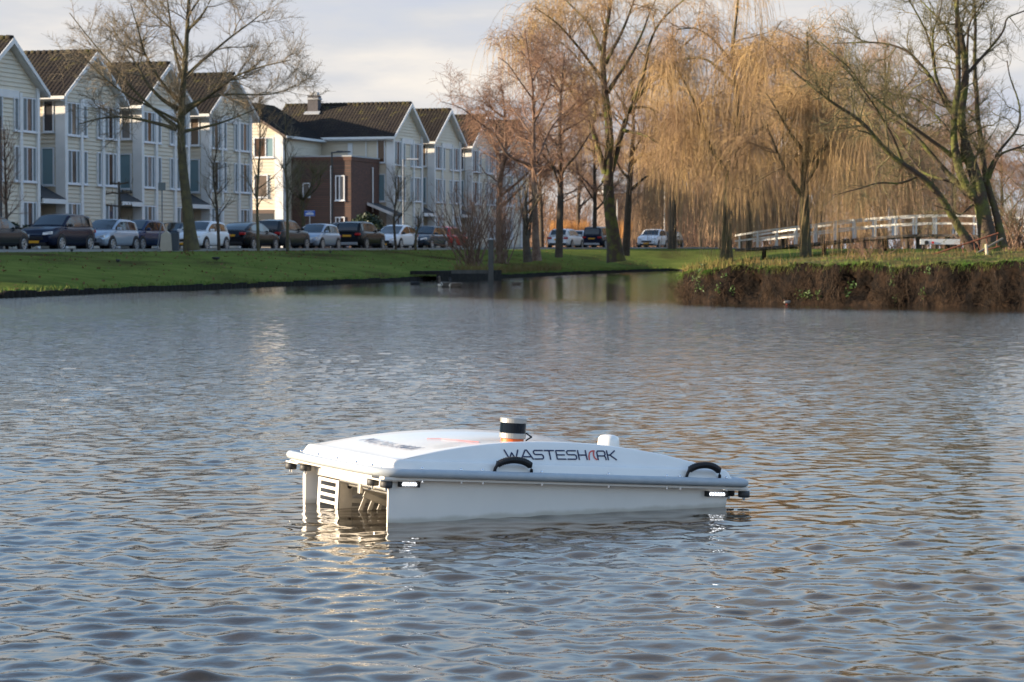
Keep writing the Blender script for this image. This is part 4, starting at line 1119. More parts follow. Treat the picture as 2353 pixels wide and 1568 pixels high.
# ------------------------------------------------------------------ trees
M['bark_olive'] = mat('olive_bark', (.070, .058, .042), .9, col2=(.12, .105, .05), scale=3, bump=.5, bscale=18, spec=.2)
M['bark_moss'] = mat('mossy_bark', (.075, .056, .042), .9, col2=(.115, .125, .035), scale=2.2, bump=.9, bscale=16, spec=.2, stops=(.47, .62))
M['bark_dark'] = mat('dark_bark', (.050, .040, .032), .9, col2=(.09, .07, .05), scale=3, bump=.5, bscale=18, spec=.2)
M['bark_birch'] = mat('reddish_bark', (.11, .065, .045), .9, col2=(.22, .15, .11), scale=4, bump=.5, bscale=20, spec=.2)
M['twig_grey'] = mat('grey_brown_twigs', (.17, .135, .095), .85, col2=(.23, .185, .115), scale=1)
M['twig_red'] = mat('reddish_twigs', (.20, .105, .065), .8, col2=(.27, .16, .10), scale=1)
M['twig_willow'] = mat('golden_willow_withies', (.47, .315, .13), .7, col2=(.28, .175, .095), scale=.45, stops=(.35, .62))
M['twig_willow2'] = mat('brown_willow_withies', (.26, .165, .10), .75, col2=(.35, .225, .115), scale=.7)
M['twig_dim'] = mat('dull_brown_twigs', (.22, .13, .085), .85, col2=(.28, .17, .10), scale=.5)
M['twig_green'] = mat('green_grey_twigs', (.11, .10, .045), .85, col2=(.16, .13, .06), scale=1)
rT = np.random.default_rng(21)
ident = lambda a, b: (a, b)

# T1: large bare tree on the near lawn
t1 = [([(440, 576), (434, 507), (421, 397), (412, 309), (416, 256), (421, 185), (429, 110), (431, 44), (436, -40), (440, -140)], 0.288, 0.038, 0),
 ([(412, 305), (442, 298), (487, 289), (535, 273), (590, 250)], 0.088, 0.022), ([(405, 297), (384, 290), (330, 276), (283, 268), (226, 272), (180, 286)], 0.096, 0.022),
 ([(408, 250), (376, 234), (341, 198), (315, 150), (288, 110), (255, 60)], 0.104, 0.022), ([(410, 232), (372, 194), (345, 146), (328, 115), (321, 79), (300, 10)], 0.088, 0.022),
 ([(418, 176), (403, 128), (394, 79), (390, 40), (383, -10), (370, -80)], 0.080, 0.022), ([(427, 178), (456, 146), (491, 119), (526, 88), (570, 57), (610, 25)], 0.088, 0.022),
 ([(431, 70), (456, 48), (478, 13), (500, -40)], 0.064, 0.019), ([(417, 264), (460, 235), (500, 207), (535, 176), (597, 154), (668, 138)], 0.088, 0.022),
 ([(420, 250), (465, 226), (515, 216), (570, 218), (632, 218), (680, 196)], 0.080, 0.019), ([(405, 292), (350, 250), (300, 200), (240, 130), (190, 70), (160, 30)], 0.080, 0.022),
 ([(412, 280), (360, 252), (300, 225), (250, 190), (190, 130)], 0.072, 0.019), ([(425, 120), (400, 70), (350, 30), (310, -20)], 0.064, 0.019), ([(430, 40), (470, -20), (520, -70)], 0.056, 0.015)]
Y1 = 118.0
make_tree('bare_tree', 'large bare tree with leaning trunk on the lawn before the near houses', limbs_from_px(t1, Y1, 3.6, ident, rT),
 [dict(per=13, t0=.30, ang=(30, 65), len=(1.4, 3.2), r=(.014, .035), segs=6, wander=.16, trop=(0, 0, .25), k=4, up=.1, keep=True),
  dict(per=9, t0=.15, ang=(25, 60), len=(.7, 1.6), r=(.010, .015), segs=4, wander=.18, trop=(0, 0, .2), k=3),
  dict(per=6, t0=.1, ang=(25, 60), len=(.3, .8), r=(.007, .009), segs=2, wander=.2, trop=(0, 0, .15), k=3, taper=.6)],
 M['bark_olive'], M['twig_grey'], 31)

# T6: mossy many-stemmed tree on the peninsula
cv6 = lambda a, b: (1825.5 + a * .4655, b * .4655)
t6 = [([(965, 1245), (950, 1130), (920, 1000), (905, 880), (860, 780), (815, 660), (815, 540), (845, 440), (855, 340), (830, 220), (800, 80), (790, -120)], 0.186, 0.037, 0),
 ([(1030, 1225), (1000, 1050), (960, 940), (930, 850), (930, 720), (895, 560), (905, 420), (880, 320), (900, 150), (880, -80)], 0.087, 0.025, .8),
 ([(925, 1010), (840, 930), (810, 840), (785, 700), (780, 600), (800, 500), (815, 400), (805, 250), (800, 0), (820, -150)], 0.105, 0.031, -.7),
 ([(880, 1230), (800, 1110), (740, 1000), (700, 930), (620, 860), (540, 820), (440, 740), (380, 650), (310, 570), (220, 540), (100, 440), (-20, 340)], 0.096, 0.015, -1.6),
 ([(860, 960), (730, 830), (650, 730), (560, 630), (470, 590), (380, 540), (330, 500), (290, 370), (220, 290), (130, 210)], 0.062, 0.012, 1.2),
 ([(780, 770), (670, 690), (560, 610), (430, 510), (340, 440), (280, 340), (230, 300)], 0.046, 0.012, -1.5), ([(785, 560), (720, 490), (680, 380), (620, 320), (570, 250), (440, 210), (330, 210), (190, 215)], 0.046, 0.011, 1.0),
 ([(785, 560), (700, 400), (680, 250), (650, 150), (600, 60), (540, -40)], 0.043, 0.012, -.8), ([(690, 330), (680, 160), (720, 60), (735, -60)], 0.031, 0.012, .6),
 ([(830, 390), (920, 290), (1000, 200), (1050, 130), (1030, 90), (1140, 55), (1200, 20)], 0.037, 0.012, .9), ([(935, 900), (990, 770), (1060, 690), (1120, 620), (1110, 500), (1060, 380), (1050, 300)], 0.037, 0.012, .8),
 ([(960, 880), (1010, 760), (1133, 720), (1230, 640)], 0.037, 0.012, -.8), ([(880, 1010), (820, 1065), (770, 1040), (690, 1015)], 0.025, 0.007, -1.0), ([(625, 865), (520, 910), (420, 900), (330, 930), (190, 965)], 0.028, 0.007, -1.4),
 ([(800, 900), (700, 880), (620, 850), (560, 760), (500, 660), (440, 600)], 0.037, 0.009, 1.4), ([(540, 820), (490, 680), (420, 560), (330, 430), (240, 330)], 0.031, 0.009, -2.0), ([(830, 800), (760, 640), (690, 560), (600, 480), (480, 470), (350, 420)], 0.037, 0.009, 2.0),
 ([(810, 260), (740, 120), (640, 20), (560, -60)], 0.031, 0.009, 1.2), ([(850, 300), (860, 120), (940, 0), (990, -90)], 0.031, 0.009, -.9)]
make_tree('mossy_tree', 'mossy many stemmed bare tree with sprawling low limbs on the peninsula', limbs_from_px(t6, 54.0, 1.5, cv6, rT, 20),
 [dict(per=10, t0=.25, ang=(30, 70), len=(.6, 1.7), r=(.007, .02), segs=7, wander=.20, trop=(0, 0, .25), k=4, keep=True),
  dict(per=8, t0=.12, ang=(25, 65), len=(.3, 1.0), r=(.0045, .0065), segs=4, wander=.22, trop=(0, 0, .15), k=3),
  dict(per=4, t0=.1, ang=(25, 60), len=(.15, .5), r=(.0035, .0045), segs=2, wander=.2, k=3, taper=.6)],
 M['bark_moss'], M['twig_green'], 32)

# W1: tall mossy willow
cv4 = lambda a, b: (999.2 + a * .4411, b * .4411)
w1 = [([(945, 1365), (930, 1200), (905, 1080), (893, 950), (915, 840), (915, 740), (905, 600), (890, 500), (870, 400), (865, 250), (900, 120), (930, -30), (940, -200)], .42, .07, 0),
 ([(893, 955), (940, 820), (970, 700), (1000, 600), (1050, 510), (1130, 420), (1220, 360), (1330, 290)], .24, .04, 3), ([(1035, 530), (1090, 400), (1110, 250), (1160, 120), (1250, 40), (1330, -30)], .13, .04, -3),
 ([(890, 900), (850, 780), (825, 670), (780, 570), (720, 490), (660, 400), (600, 330), (500, 260), (400, 180)], .18, .03, -3), ([(910, 595), (840, 605), (780, 595), (710, 550), (640, 600), (560, 690)], .10, .02, 3),
 ([(830, 630), (840, 520), (862, 480), (800, 380), (700, 250), (560, 160)], .10, .03, 4), ([(980, 680), (1090, 700), (1200, 770), (1330, 870)], .10, .02, -4), ([(1040, 560), (1120, 560), (1200, 610), (1290, 700)], .08, .02, 4),
 ([(870, 410), (760, 260), (640, 120), (520, 40)], .11, .03, -4), ([(865, 260), (800, 120), (700, 20), (600, -80)], .10, .03, 3), ([(900, 480), (1000, 330), (1080, 180), (1120, 60), (1180, -60)], .12, .03, 5), ([(890, 330), (980, 160), (1040, 0), (1080, -160)], .11, .03, -4)]
WL = lambda n2, n3: [dict(per=9, t0=.30, ang=(30, 70), len=(1.8, 4.2), r=(.018, .05), segs=7, wander=.16, trop=(0, 0, .1), k=4, keep=True),
  dict(per=n2, t0=.2, ang=(25, 65), len=(1.0, 2.2), r=(.010, .015), segs=5, wander=.2, trop=(0, 0, -.4), k=3),
  dict(per=n3, t0=.1, ang=(25, 65), len=(.6, 1.7), r=(.009, .012), segs=3, wander=.12, trop=(0, 0, -1.2), k=3, taper=.6)]
make_tree('weeping_willow', 'tall weeping willow with forked mossy trunk beside the channel', limbs_from_px(w1, 150.0, 4, cv4, rT),
 WL(8, 6), M['bark_moss'], M['twig_willow'], 33, 'weeping willows', extra=drapes(30, 40, (1.5, 5.5), 1.3, (.010, .014)))
# W2: willow right behind the peninsula
cv5 = lambda a, b: (1441 + a * .4536, b * .4536)
w2 = [([(503, 1352), (505, 1150), (515, 1000), (512, 880), (525, 780), (575, 660), (580, 520), (540, 420), (520, 300), (540, 180), (560, 60), (570, -60)], .33, .06, 0),
 ([(512, 885), (440, 790), (400, 700), (370, 600), (350, 540), (300, 430), (240, 330)], .15, .03, -3), ([(528, 850), (610, 700), (640, 560), (650, 420), (690, 330), (720, 200), (780, 110)], .18, .03, 3),
 ([(600, 700), (700, 640), (800, 600), (900, 560), (1059, 600), (1130, 680)], .12, .025, -3), ([(580, 600), (680, 560), (760, 470), (860, 400)], .1, .03, 4), ([(540, 430), (450, 330), (380, 290), (280, 300), (180, 360)], .11, .03, 3.5),
 ([(650, 430), (760, 330), (880, 300), (980, 350)], .1, .03, -4), ([(525, 310), (440, 200), (350, 140), (250, 150)], .09, .03, -3.5)]
make_tree('weeping_willow', 'golden weeping willow with a straight trunk just behind the peninsula edge', limbs_from_px(w2, 146.0, 4, cv5, rT),
 WL(8, 5), M['bark_olive'], M['twig_willow'], 34, 'weeping willows', extra=drapes(24, 72, (4.0, 8.5), .75, (.010, .014), zmax=10.5, spread=.38))
def generic(base, h, lean, nl, r0, seed, up=.75, spread=.55):
    r = np.random.default_rng(seed); b = np.array(base); P = []; Rr = []
    top = b + np.array([lean[0], lean[1], h]); tr = resample([b, b + (top - b) * .35 + r.normal(0, .1, 3) * [1, 1, 0], b + (top - b) * .7 + r.normal(0, .2, 3) * [1, 1, 0], top], 16); P.append(tr); Rr.append(np.linspace(r0, r0 * .15, 16))
    for i in range(nl):
        t = .28 + .62 * (i + r.random()) / nl; k = t * 15; s = tr[int(k)]; a = r.uniform(0, 6.28); L = h * spread * (1.1 - .7 * t) * r.uniform(.8, 1.2)
        d = np.array([math.cos(a), math.sin(a), up * r.uniform(.6, 1.3)]); d /= np.linalg.norm(d); pts = [s]
        for j in range(5): d = d + r.normal(0, .12, 3) + np.array([0, 0, .06]); d /= np.linalg.norm(d); pts.append(pts[-1] + d * L / 5)
        P.append(resample(pts, 16)); Rr.append(np.linspace(r0 * (.5 - .25 * t), r0 * .06, 16))
    return np.array(P), np.array(Rr)
b3 = px(1852, 598, 138)
make_tree('weeping_willow', 'golden weeping willow curtain hanging in front of the footbridge', generic(b3, 12.5, (0, 0), 9, .34, 41, .9, .5),
 WL(7, 4), M['bark_olive'], M['twig_willow'], 35, 'weeping willows', extra=drapes(18, 70, (4.0, 9.0), .75, (.009, .013), zmax=8.5, spread=.42))
b4 = px(2030, 570, 190)
make_tree('weeping_willow', 'brownish weeping willow behind the middle of the white footbridge', generic(b4, 14.5, (0, 0), 9, .36, 42, .9, .55),
 WL(7, 4), M['bark_olive'], M['twig_willow2'], 36, 'weeping willows', extra=drapes(14, 55, (3.0, 8.0), 1.5, (.011, .015), spread=.4))
b5 = px(1545, 576, 186)
make_tree('weeping_willow', 'brownish weeping willow between the forked trunk and the golden willow', generic(b5, 16.5, (0, 0), 9, .34, 43, .9, .5),
 WL(7, 4), M['bark_dark'], M['twig_willow2'], 37, 'weeping willows', extra=drapes(20, 55, (5.0, 9.0), 1.5, (.012, .016), zmax=10.5, spread=.45))

# birches and companions left of the willow
BI = [dict(per=9, t0=.25, ang=(30, 65), len=(1.2, 2.8), r=(.014, .04), segs=6, wander=.18, trop=(0, 0, .2), k=4, keep=True),
  dict(per=7, t0=.15, ang=(25, 65), len=(.7, 1.5), r=(.008, .012), segs=4, wander=.2, trop=(0, 0, -.1), k=3), dict(per=5, t0=.1, ang=(25, 60), len=(.4, 1.1), r=(.008, .010), segs=2, wander=.15, trop=(0, 0, -.5), k=3, taper=.6)]
bi = [([(530, 1360), (520, 1100), (515, 870), (515, 700), (515, 500), (505, 380), (480, 280), (470, 160)], 0.194, 0.024, 0), ([(510, 865), (440, 840), (370, 820), (320, 690), (220, 640), (150, 560), (30, 530)], 0.086, 0.016, -2.5),
 ([(528, 845), (560, 770), (590, 690), (640, 620), (715, 555)], 0.086, 0.016, 2.5), ([(515, 720), (460, 640), (400, 560), (330, 480)], 0.058, 0.016, 2), ([(515, 640), (580, 520), (610, 400), (600, 280)], 0.065, 0.016, -2), ([(512, 520), (440, 420), (380, 330), (330, 300)], 0.050, 0.016, -2), ([(510, 420), (560, 320), (590, 220)], 0.043, 0.016, 2)]
make_tree('birch_tree', 'reddish barked bare tree with twin trunk foot in front of the far houses', limbs_from_px(bi, 127.0, 3, cv4, rT), BI, M['bark_birch'], M['twig_red'], 51)
make_tree('pollard_willow', 'short dark pollard stump against the foot of the reddish bare tree', generic(px(1213, 603, 126.0), 3.6, (-.1, 0), 9, .24, 52, 1.4, .6),
 [dict(per=7, t0=.3, ang=(15, 40), len=(.8, 1.8), r=(.008, .016), segs=4, wander=.1, trop=(0, 0, .4), k=3)], M['bark_dark'], M['twig_grey'], 52)
make_tree('slim_tree', 'slim dark bare tree standing between the reddish tree and the forked willow', generic(px(1284, 592, 135.0), 11.0, (.3, 0), 9, .22, 53, .8, .38), BI, M['bark_dark'], M['twig_red'], 53)
make_tree('slim_tree', 'pale twigged bare tree before the farthest house gables', generic(px(1148, 585, 140.0), 9.5, (.1, .2), 9, .22, 54, .7, .45), BI, M['bark_birch'], M['twig_red'], 54)
make_tree('slim_tree', 'thin dark trunk close behind the forked mossy willow', generic(px(1438, 588, 158.0), 12.0, (.3, 0), 7, .26, 55, 1.0, .35), BI, M['bark_dark'], M['twig_dim'], 55)
# willow scrub at the landing
def scrub(name, label, base, h, n, seed, mt, spread=.5, r=(.010, .02), levels=None):
    rr_ = np.random.default_rng(seed); b = np.array(base)
    st = b + rr_.normal(0, 1, (n, 3)) * [.25, .25, 0]; d = np.stack([rr_.normal(0, spread, n), rr_.normal(0, spread, n), np.ones(n)], 1)
    p, q = grow(st, d, rr_.uniform(.5, 1, n) * h, rr_.uniform(*r, n) * 1.6, 15, .07, (0, 0, .1), rr_)
    return make_tree(name, label, (p, q), levels or [dict(per=7, t0=.2, ang=(20, 50), len=(.5, 1.3), r=(.008, .011), segs=3, wander=.15, trop=(0, 0, .25), k=3), dict(per=3, t0=.1, ang=(20, 50), len=(.3, .7), r=(.006, .008), segs=2, wander=.15, k=3)], M['bark_birch'], mt, seed, base=b, cat='shrub')
g_ = lambda x, y, Y: px(x, y, Y)
scrub('willow_shrub', 'reddish multi stemmed willow shrub beside the mooring post', px(1085, 612, 112.5), 4.8, 44, 61, M['twig_red'], .36)
scrub('willow_shrub', 'lower reddish willow shrub just behind the mooring post', px(1150, 606, 116.5), 3.6, 30, 62, M['twig_red'], .36)

# street trees
def young(x, y, Y, h, label, seed, mt, bark, crown0=.3, name='street_tree', per=8, spread=.26):
    return make_tree(name, label, generic(px(x, y, Y), h, (rT.uniform(-.15, .15), 0), 10, .085, seed, 1.3, spread),
     [dict(per=per, t0=.2, ang=(20, 50), len=(.5, 1.3), r=(.010, .016), segs=5, wander=.14, trop=(0, 0, .35), k=3, keep=True), dict(per=5, t0=.1, ang=(20, 50), len=(.3, .8), r=(.006, .008), segs=3, wander=.15, trop=(0, 0, .2), k=3)], bark, mt, seed)
young(16, 577, 108, 5.2, 'thin dark street tree at the picture edge before the leftmost house', 71, M['twig_red'], M['bark_dark'])
young(503, 576, 121, 5.6, 'thin young street tree right of the white hatchback', 72, M['twig_grey'], M['bark_dark'])
young(594, 577, 121, 7.4, 'tall thin street tree rising before the black fastback', 73, M['twig_grey'], M['bark_olive'])
young(661, 576, 127, 7.0, 'tall thin pale street tree beside the grey crossover', 74, M['twig_grey'], M['bark_olive'])
young(910, 574, 147, 4.6, 'small dark forked street tree before the white rounded hatchback', 75, M['twig_grey'], M['bark_dark'], spread=.4)
young(955, 574, 148, 2.2, 'pale forked sapling in the grass beside the slate car', 76, M['twig_grey'], M['bark_olive'], per=2)
def pollard():
    b = px(697, 560, 150); r = np.random.default_rng(77); P = [resample([b, b + [0, 0, 1.4], b + [-.05, 0, 2.6]], 16)]; Rr = [np.linspace(.13, .12, 16)]
    for i in range(7):
        a = i * .9; s = P[0][-1]; e = s + np.array([math.cos(a) * 1.0, math.sin(a) * 1.0, .9]); P.append(resample([s, s + (e - s) * .5 - [0, 0, .1], e, e + [math.cos(a) * .15, math.sin(a) * .15, .9]], 16)); Rr.append(np.linspace(.075, .03, 16))
    make_tree('pollard_tree', 'pollarded street tree with yellow green limbs before the brick block', (np.array(P), np.array(Rr)),
     [dict(per=14, t0=.4, ang=(20, 60), len=(.9, 2.0), r=(.010, .02), segs=6, wander=.14, trop=(0, 0, .4), k=4, keep=True), dict(per=4, t0=.1, ang=(25, 60), len=(.4, 1.0), r=(.006, .008), segs=3, wander=.18, k=3)], M['bark_olive'], M['twig_green'], 77)
pollard()
def espalier():
    b = px(274, 560, 118); root = empty('pleached_tree', b); tag(root, 'dark pleached tree with flat tiers of stubby arms before the third house', 'tree'); m = MB()
    m.tube([(0, 0, 0), (0.02, 0, 1.3), (0, 0, 2.9)], [.07, .065, .05], 8); m.build('trunk', M['bark_dark'], root)
    m = MB()
    for z in (1.0, 1.75, 2.35, 2.8):
        for s in (-1, 1):
            m.tube([(0, 0, z), (s * .3, .03, z + .03), (s * (.62 if z < 2.7 else .4), 0, z + random.uniform(-.05, .12))], [.05, .04, .045], 6)
            for q in range(5): x = s * random.uniform(.15, .6); m.tube([(x, 0, z), (x + random.uniform(-.08, .08), random.uniform(-.1, .1), z + random.uniform(.1, .3))], [.014, .008], 4)
    m.build('crown', M['bark_dark'], root)
espalier()

# background trees: three shapes reused
protos = []
for k, (h, sp, mt) in enumerate(((13.5, .45, M['twig_dim']), (12, .5, M['twig_dim']), (14, .45, M['twig_willow2']))):
    protos.append(make_tree('background_tree', 'x', generic((0, 0, 0), h, (0, 0), 11, .24, 80 + k, .9, sp),
     [dict(per=8, t0=.2, ang=(25, 65), len=(1.4, 3.2), r=(.018, .04), segs=6, wander=.17, trop=(0, 0, .2), k=3, keep=True), dict(per=8, t0=.1, ang=(25, 65), len=(.9, 2.0), r=(.011, .016), segs=4, wander=.2, trop=(0, 0, .05), k=3), dict(per=4, t0=.1, ang=(25, 60), len=(.5, 1.2), r=(.010, .013), segs=2, wander=.2, k=3, taper=.6)], M['bark_dark'], mt, 90 + k, extra=drapes(18, 48, (4, 9), 1.0, (.013, .018), zmax=9, spread=.5) if k == 2 else None))
BGT = [(1330, 225, 0, 'right of the slim dark tree'), (1245, 235, 1, 'behind the reddish bare tree'), (1480, 240, 2, 'behind the white SUV'), (1610, 250, 0, 'between the two golden willows'), (1700, 235, 1, 'behind the golden willow trunk'), (1760, 262, 2, 'above the low end of the footbridge'),
 (1830, 240, 0, 'behind the willow curtain'), (1925, 255, 1, 'left of the brownish willow'), (1985, 236, 2, 'behind the brownish willow'), (2085, 250, 0, 'above the middle of the footbridge'), (2150, 232, 1, 'left of the mossy tree'), (2220, 246, 2, 'behind the mossy trunk'),
 (2300, 240, 0, 'right of the mossy trunk'), (2365, 228, 1, 'at the picture edge'), (1400, 258, 1, 'behind the navy people carrier'), (1180, 262, 0, 'behind the farthest gable'), (1800, 200, 2, 'left of the willow curtain'), (2110, 198, 2, 'above the top of the footbridge arch'), (2190, 212, 0, 'behind the low mossy limb'), (1655, 222, 2, 'close behind the golden willow'), (1720, 188, 2, 'right of the golden willow trunk'), (2015, 178, 2, 'close behind the railing top'), (1365, 200, 0, 'behind the slim dark tree'), (1890, 225, 0, 'far behind the willow curtain')]
used = set()
for (x, Y, k, wh) in BGT:
    o = protos[k] if k not in used else copy_tree(protos[k]); used.add(k)
    b = px(x, 574, Y); o.location = (b[0], b[1], ground_at(b[0], b[1]) - .1); o.rotation_euler = (0, 0, random.uniform(0, 6.28)); s = random.uniform(.8, 1.02); o.scale = (s, s, s * random.uniform(.85, 1.0))
    tag(o, 'bare brown background tree ' + wh, 'tree', 'background trees')

# ------------------------------------------------------------------ low plants
def leaf_cloud(n, c, rad, size, r, flat=.7):
    d = r.normal(size=(n, 3)); d = nrm(d) * (r.random((n, 1)) ** .45); p = np.asarray(c) + d * np.asarray(rad)
    a = nrm(r.normal(size=(n, 3))); b = nrm(np.cross(a, r.normal(size=(n, 3)))); s = r.uniform(.6, 1.3, (n, 1)) * size
    v = np.stack([p - a * s, p + b * s * .45, p + a * s, p - b * s * .45], 1).reshape(-1, 3)
    return v, np.arange(n * 4).reshape(-1, 4)
M['leaf_dark'] = mat('evergreen_leaves', (.012, .028, .012), .55, col2=(.03, .05, .018), scale=3)
M['leaf_green'] = mat('green_leaves', (.035, .085, .015), .6, col2=(.08, .13, .03), scale=3)
def bush(name, label, c, rad, n, size, mt, seed):
    r = np.random.default_rng(seed); root = empty(name, c); tag(root, label, 'shrub'); V_, Q_ = [], []; off = 0
    for k in range(9):
        cc = np.array([r.uniform(-.6, .6) * rad[0], r.uniform(-.6, .6) * rad[1], rad[2] * r.uniform(.45, 1.3)]); v, q = leaf_cloud(n // 9, cc, np.array(rad) * r.uniform(.4, .62), size, r); V_.append(v); Q_.append(q + off); off += len(v)
    link('foliage', np_mesh('foliage', np.concatenate(V_), np.concatenate(Q_)), root, mt)
    m = MB()
    for k in range(6): m.tube([(r.uniform(-.15, .15), r.uniform(-.15, .15), 0), (r.uniform(-.5, .5) * rad[0], r.uniform(-.5, .5) * rad[1], rad[2] * 1.1)], [.03, .01], 5)
    m.build('stem', M['bark_dark'], root)
def street_pt(x, off, dz=0.1):
    q = car_at(x, off); return (q[0], q[1], road_z(q[1]) + dz)
bush('evergreen_shrub', 'dark evergreen shrub behind the bonnet of the large SUV', street_pt(52, 7.9), (.85, .7, .75), 2600, .09, M['leaf_dark'], 101)
bush('evergreen_shrub', 'big black green evergreen shrub against the brick block', street_pt(845, 7.2), (1.3, 1.0, 1.35), 4200, .12, M['leaf_dark'], 102)
bush('evergreen_shrub', 'small evergreen shrub at the porch beyond the chimney house', street_pt(988, 7.6), (.8, .6, .7), 2000, .1, M['leaf_dark'], 103)
bush('evergreen_shrub', 'low dark hedge shrub under the pollarded street tree', street_pt(706, 7.6), (.7, .5, .45), 1500, .08, M['leaf_dark'], 104)

def blades(P, h, r, wid, lean=.35, segs=2):
    """grass blades rooted at P"""
    n = len(P); a = r.uniform(0, 6.28, n); side = np.stack([np.cos(a), np.sin(a), np.zeros(n)], 1); b = r.uniform(0, 6.28, n)
    ln = np.stack([np.cos(b), np.sin(b), np.zeros(n)], 1) * (r.random(n) * lean * h)[:, None]; up = np.stack([np.zeros(n), np.zeros(n), h], 1)
    w_ = wid * r.uniform(.6, 1.4, n)[:, None]
    v = np.stack([P - side * w_, P + side * w_, P + up * .55 + ln * .35 + side * w_ * .7, P + up * .55 + ln * .35 - side * w_ * .7, P + up + ln], 1).reshape(-1, 3)
    i = np.arange(n)[:, None] * 5
    return v, np.concatenate([i + 0, i + 1, i + 2, i + 3], 1), np.concatenate([i + 3, i + 2, i + 4], 1)
def grass_mat(name, c1, c2, sc=1.5): return mat(name, c1, .8, col2=c2, scale=sc, spec=.15, stops=(.38, .62))
M['verge'] = grass_mat('verge_grass', (.06, .13, .02), (.14, .15, .04), 1.8)
M['straw'] = grass_mat('dead_grass', (.17, .115, .045), (.11, .085, .03), 1.2)
M['reed'] = grass_mat('dry_reed', (.46, .24, .09), (.36, .18, .07), .8)
M['root'] = grass_mat('hanging_roots', (.030, .022, .016), (.085, .055, .035), 1.4)
def verge():
    r = np.random.default_rng(111); vis = np.where((PEN[:, 0] < 15))[0]; n = 15000
    i = r.choice(vis, n); T = PENT[i]; back = r.random(n) ** 2.2 * 4.5
    dirn = np.array([30, 53.5]) - T[:, :2]; dirn /= np.linalg.norm(dirn, axis=1)[:, None]
    P = T.copy(); P[:, :2] += dirn * back[:, None] + r.normal(0, .05, (n, 2)); P[:, 2] += np.minimum(back, 5) * .055 - .02
    cl = np.array([vnoise(p[0] * 1.1, p[1] * 1.1, 3.3) for p in P]); h = np.clip(.04 + .04 * cl + r.random(n) * .045, .02, .3)
    v, q, t = blades(P, h, r, .006); o = link('verge_grass', np_mesh('verge_grass', v, q, t), None, M['verge']); tag(o, 'short green verge grass along the top of the eroded bank', 'grass', kind='stuff')
    n = 9000; i = r.choice(vis, n); T = PENT[i]; back = .3 + r.random(n) * 6
    dirn = np.array([30, 53.5]) - T[:, :2]; dirn /= np.linalg.norm(dirn, axis=1)[:, None]
    P = T.copy(); P[:, :2] += dirn * back[:, None] + r.normal(0, .05, (n, 2)); P[:, 2] += np.minimum(back, 5) * .055 - .02
    cl = np.array([vnoise(p[0] * .8, p[1] * .8, 7.3) for p in P]); P = P[cl > .1]; cl = cl[cl > .1]
    v, q, t = blades(P,   .06 + .12 * np.clip(cl, 0, 1) + r.random(len(P)) * .13, r, .005, .7); o = link('dead_grass', np_mesh('dead_grass', v, q, t), None, M['straw']); tag(o, 'tan dead grass tussocks on top of the peninsula', 'grass', kind='stuff')
    # grass spilling over the edge
    n = 4200; i = r.choice(vis, n); cl = np.array([vnoise(PENS[k] * 1.3, 0, 2.9) for k in i]); i = i[r.random(n) < np.clip(.4 + cl, .1, 1)]; n = len(i)
    st = PENT[i] + r.normal(0, .02, (n, 3)) * [1, 1, .5]; d = np.concatenate([PENN[i] * r.uniform(.5, 1.4, n)[:, None] + r.normal(0, .4, (n, 2)), r.uniform(0, .8, (n, 1))], 1)
    T = Tubes(); p, rad = grow(st, d, r.uniform(.06, .24, n), np.full(n, .0045), 3, .12, (0, 0, -2.2), r, .3); T.add(p, rad, 3)
    o = link('spilling_grass', T.mesh('spilling_grass'), None, M['verge']); tag(o, 'green grass spilling over the lip of the eroded bank', 'grass', kind='stuff')
    # weeds on the tip
    tip = np.where((PEN[:, 0] < 5.6) & (PEN[:, 1] < 57.5))[0]; n = 1500; i = r.choice(tip, n); P = PENT[i].copy(); P[:, :2] -= PENN[i] * r.uniform(0, .7, n)[:, None]
    v, q, t = blades(P, r.uniform(.06, .26, n), r, .007, .9); o = link('tip_weeds', np_mesh('tip_weeds', v, q, t), None, grass_mat('tip_weed', (.13, .14, .035), (.20, .13, .05), 2.5)); tag(o, 'yellow green weeds on the tip of the peninsula', 'weeds', kind='stuff')
    # roots and dead stems hanging down the bank
    n = 6500; i = r.choice(vis, n); P = PEN[i]; N = PENN[i]
    clump = np.array([vnoise(PENS[k] * 1.7, 0, 9.1) for k in i]); hollow = np.array([vnoise(PENS[k] * 1.0, 1, 4.0) for k in i]); keep = r.random(n) < np.clip(.15 + clump * 1.0, .03, 1) * np.where(hollow > .12, .12, 1.0); i = i[keep]; n = len(i); P, N = PEN[i], PENN[i]
    z0 = PENT[i, 2] * r.uniform(.25, 1.05, n); st = np.concatenate([P + N * r.uniform(.04, .22, n)[:, None] + r.normal(0, .03, (n, 2)), z0[:, None]], 1)
    d = np.concatenate([N * r.uniform(-.1, .5, n)[:, None] + r.normal(0, .25, (n, 2)), -np.ones((n, 1)) * r.uniform(.3, 1, (n, 1))], 1)
    L = np.minimum(r.uniform(.12, .6, n), z0 + .05); p, rad = grow(st, d, L, r.uniform(.003, .007, n), 5, .28, (0, 0, -.7), r, .4)
    T = Tubes(); T.add(p, rad, 3)
    # dead weed sprays rising from the foot
    n = 3000; i = r.choice(vis, n); clump = np.array([vnoise(PENS[k] * 1.1, 2, 5.7) for k in i]); hollow = np.array([vnoise(PENS[k] * 1.0, 1, 4.0) for k in i]); i = i[(clump > .0) & (hollow < .25)]; n = len(i)
    st = np.concatenate([PEN[i] + PENN[i] * r.uniform(.08, .32, n)[:, None], r.uniform(-.02, .22, n)[:, None]], 1); d = np.concatenate([r.normal(0, .5, (n, 2)), np.ones((n, 1))], 1)
    p, rad = grow(st, d, r.uniform(.12, .5, n), np.full(n, .004), 5, .25, (0, 0, -.2), r, .5); T.add(p, rad, 3)
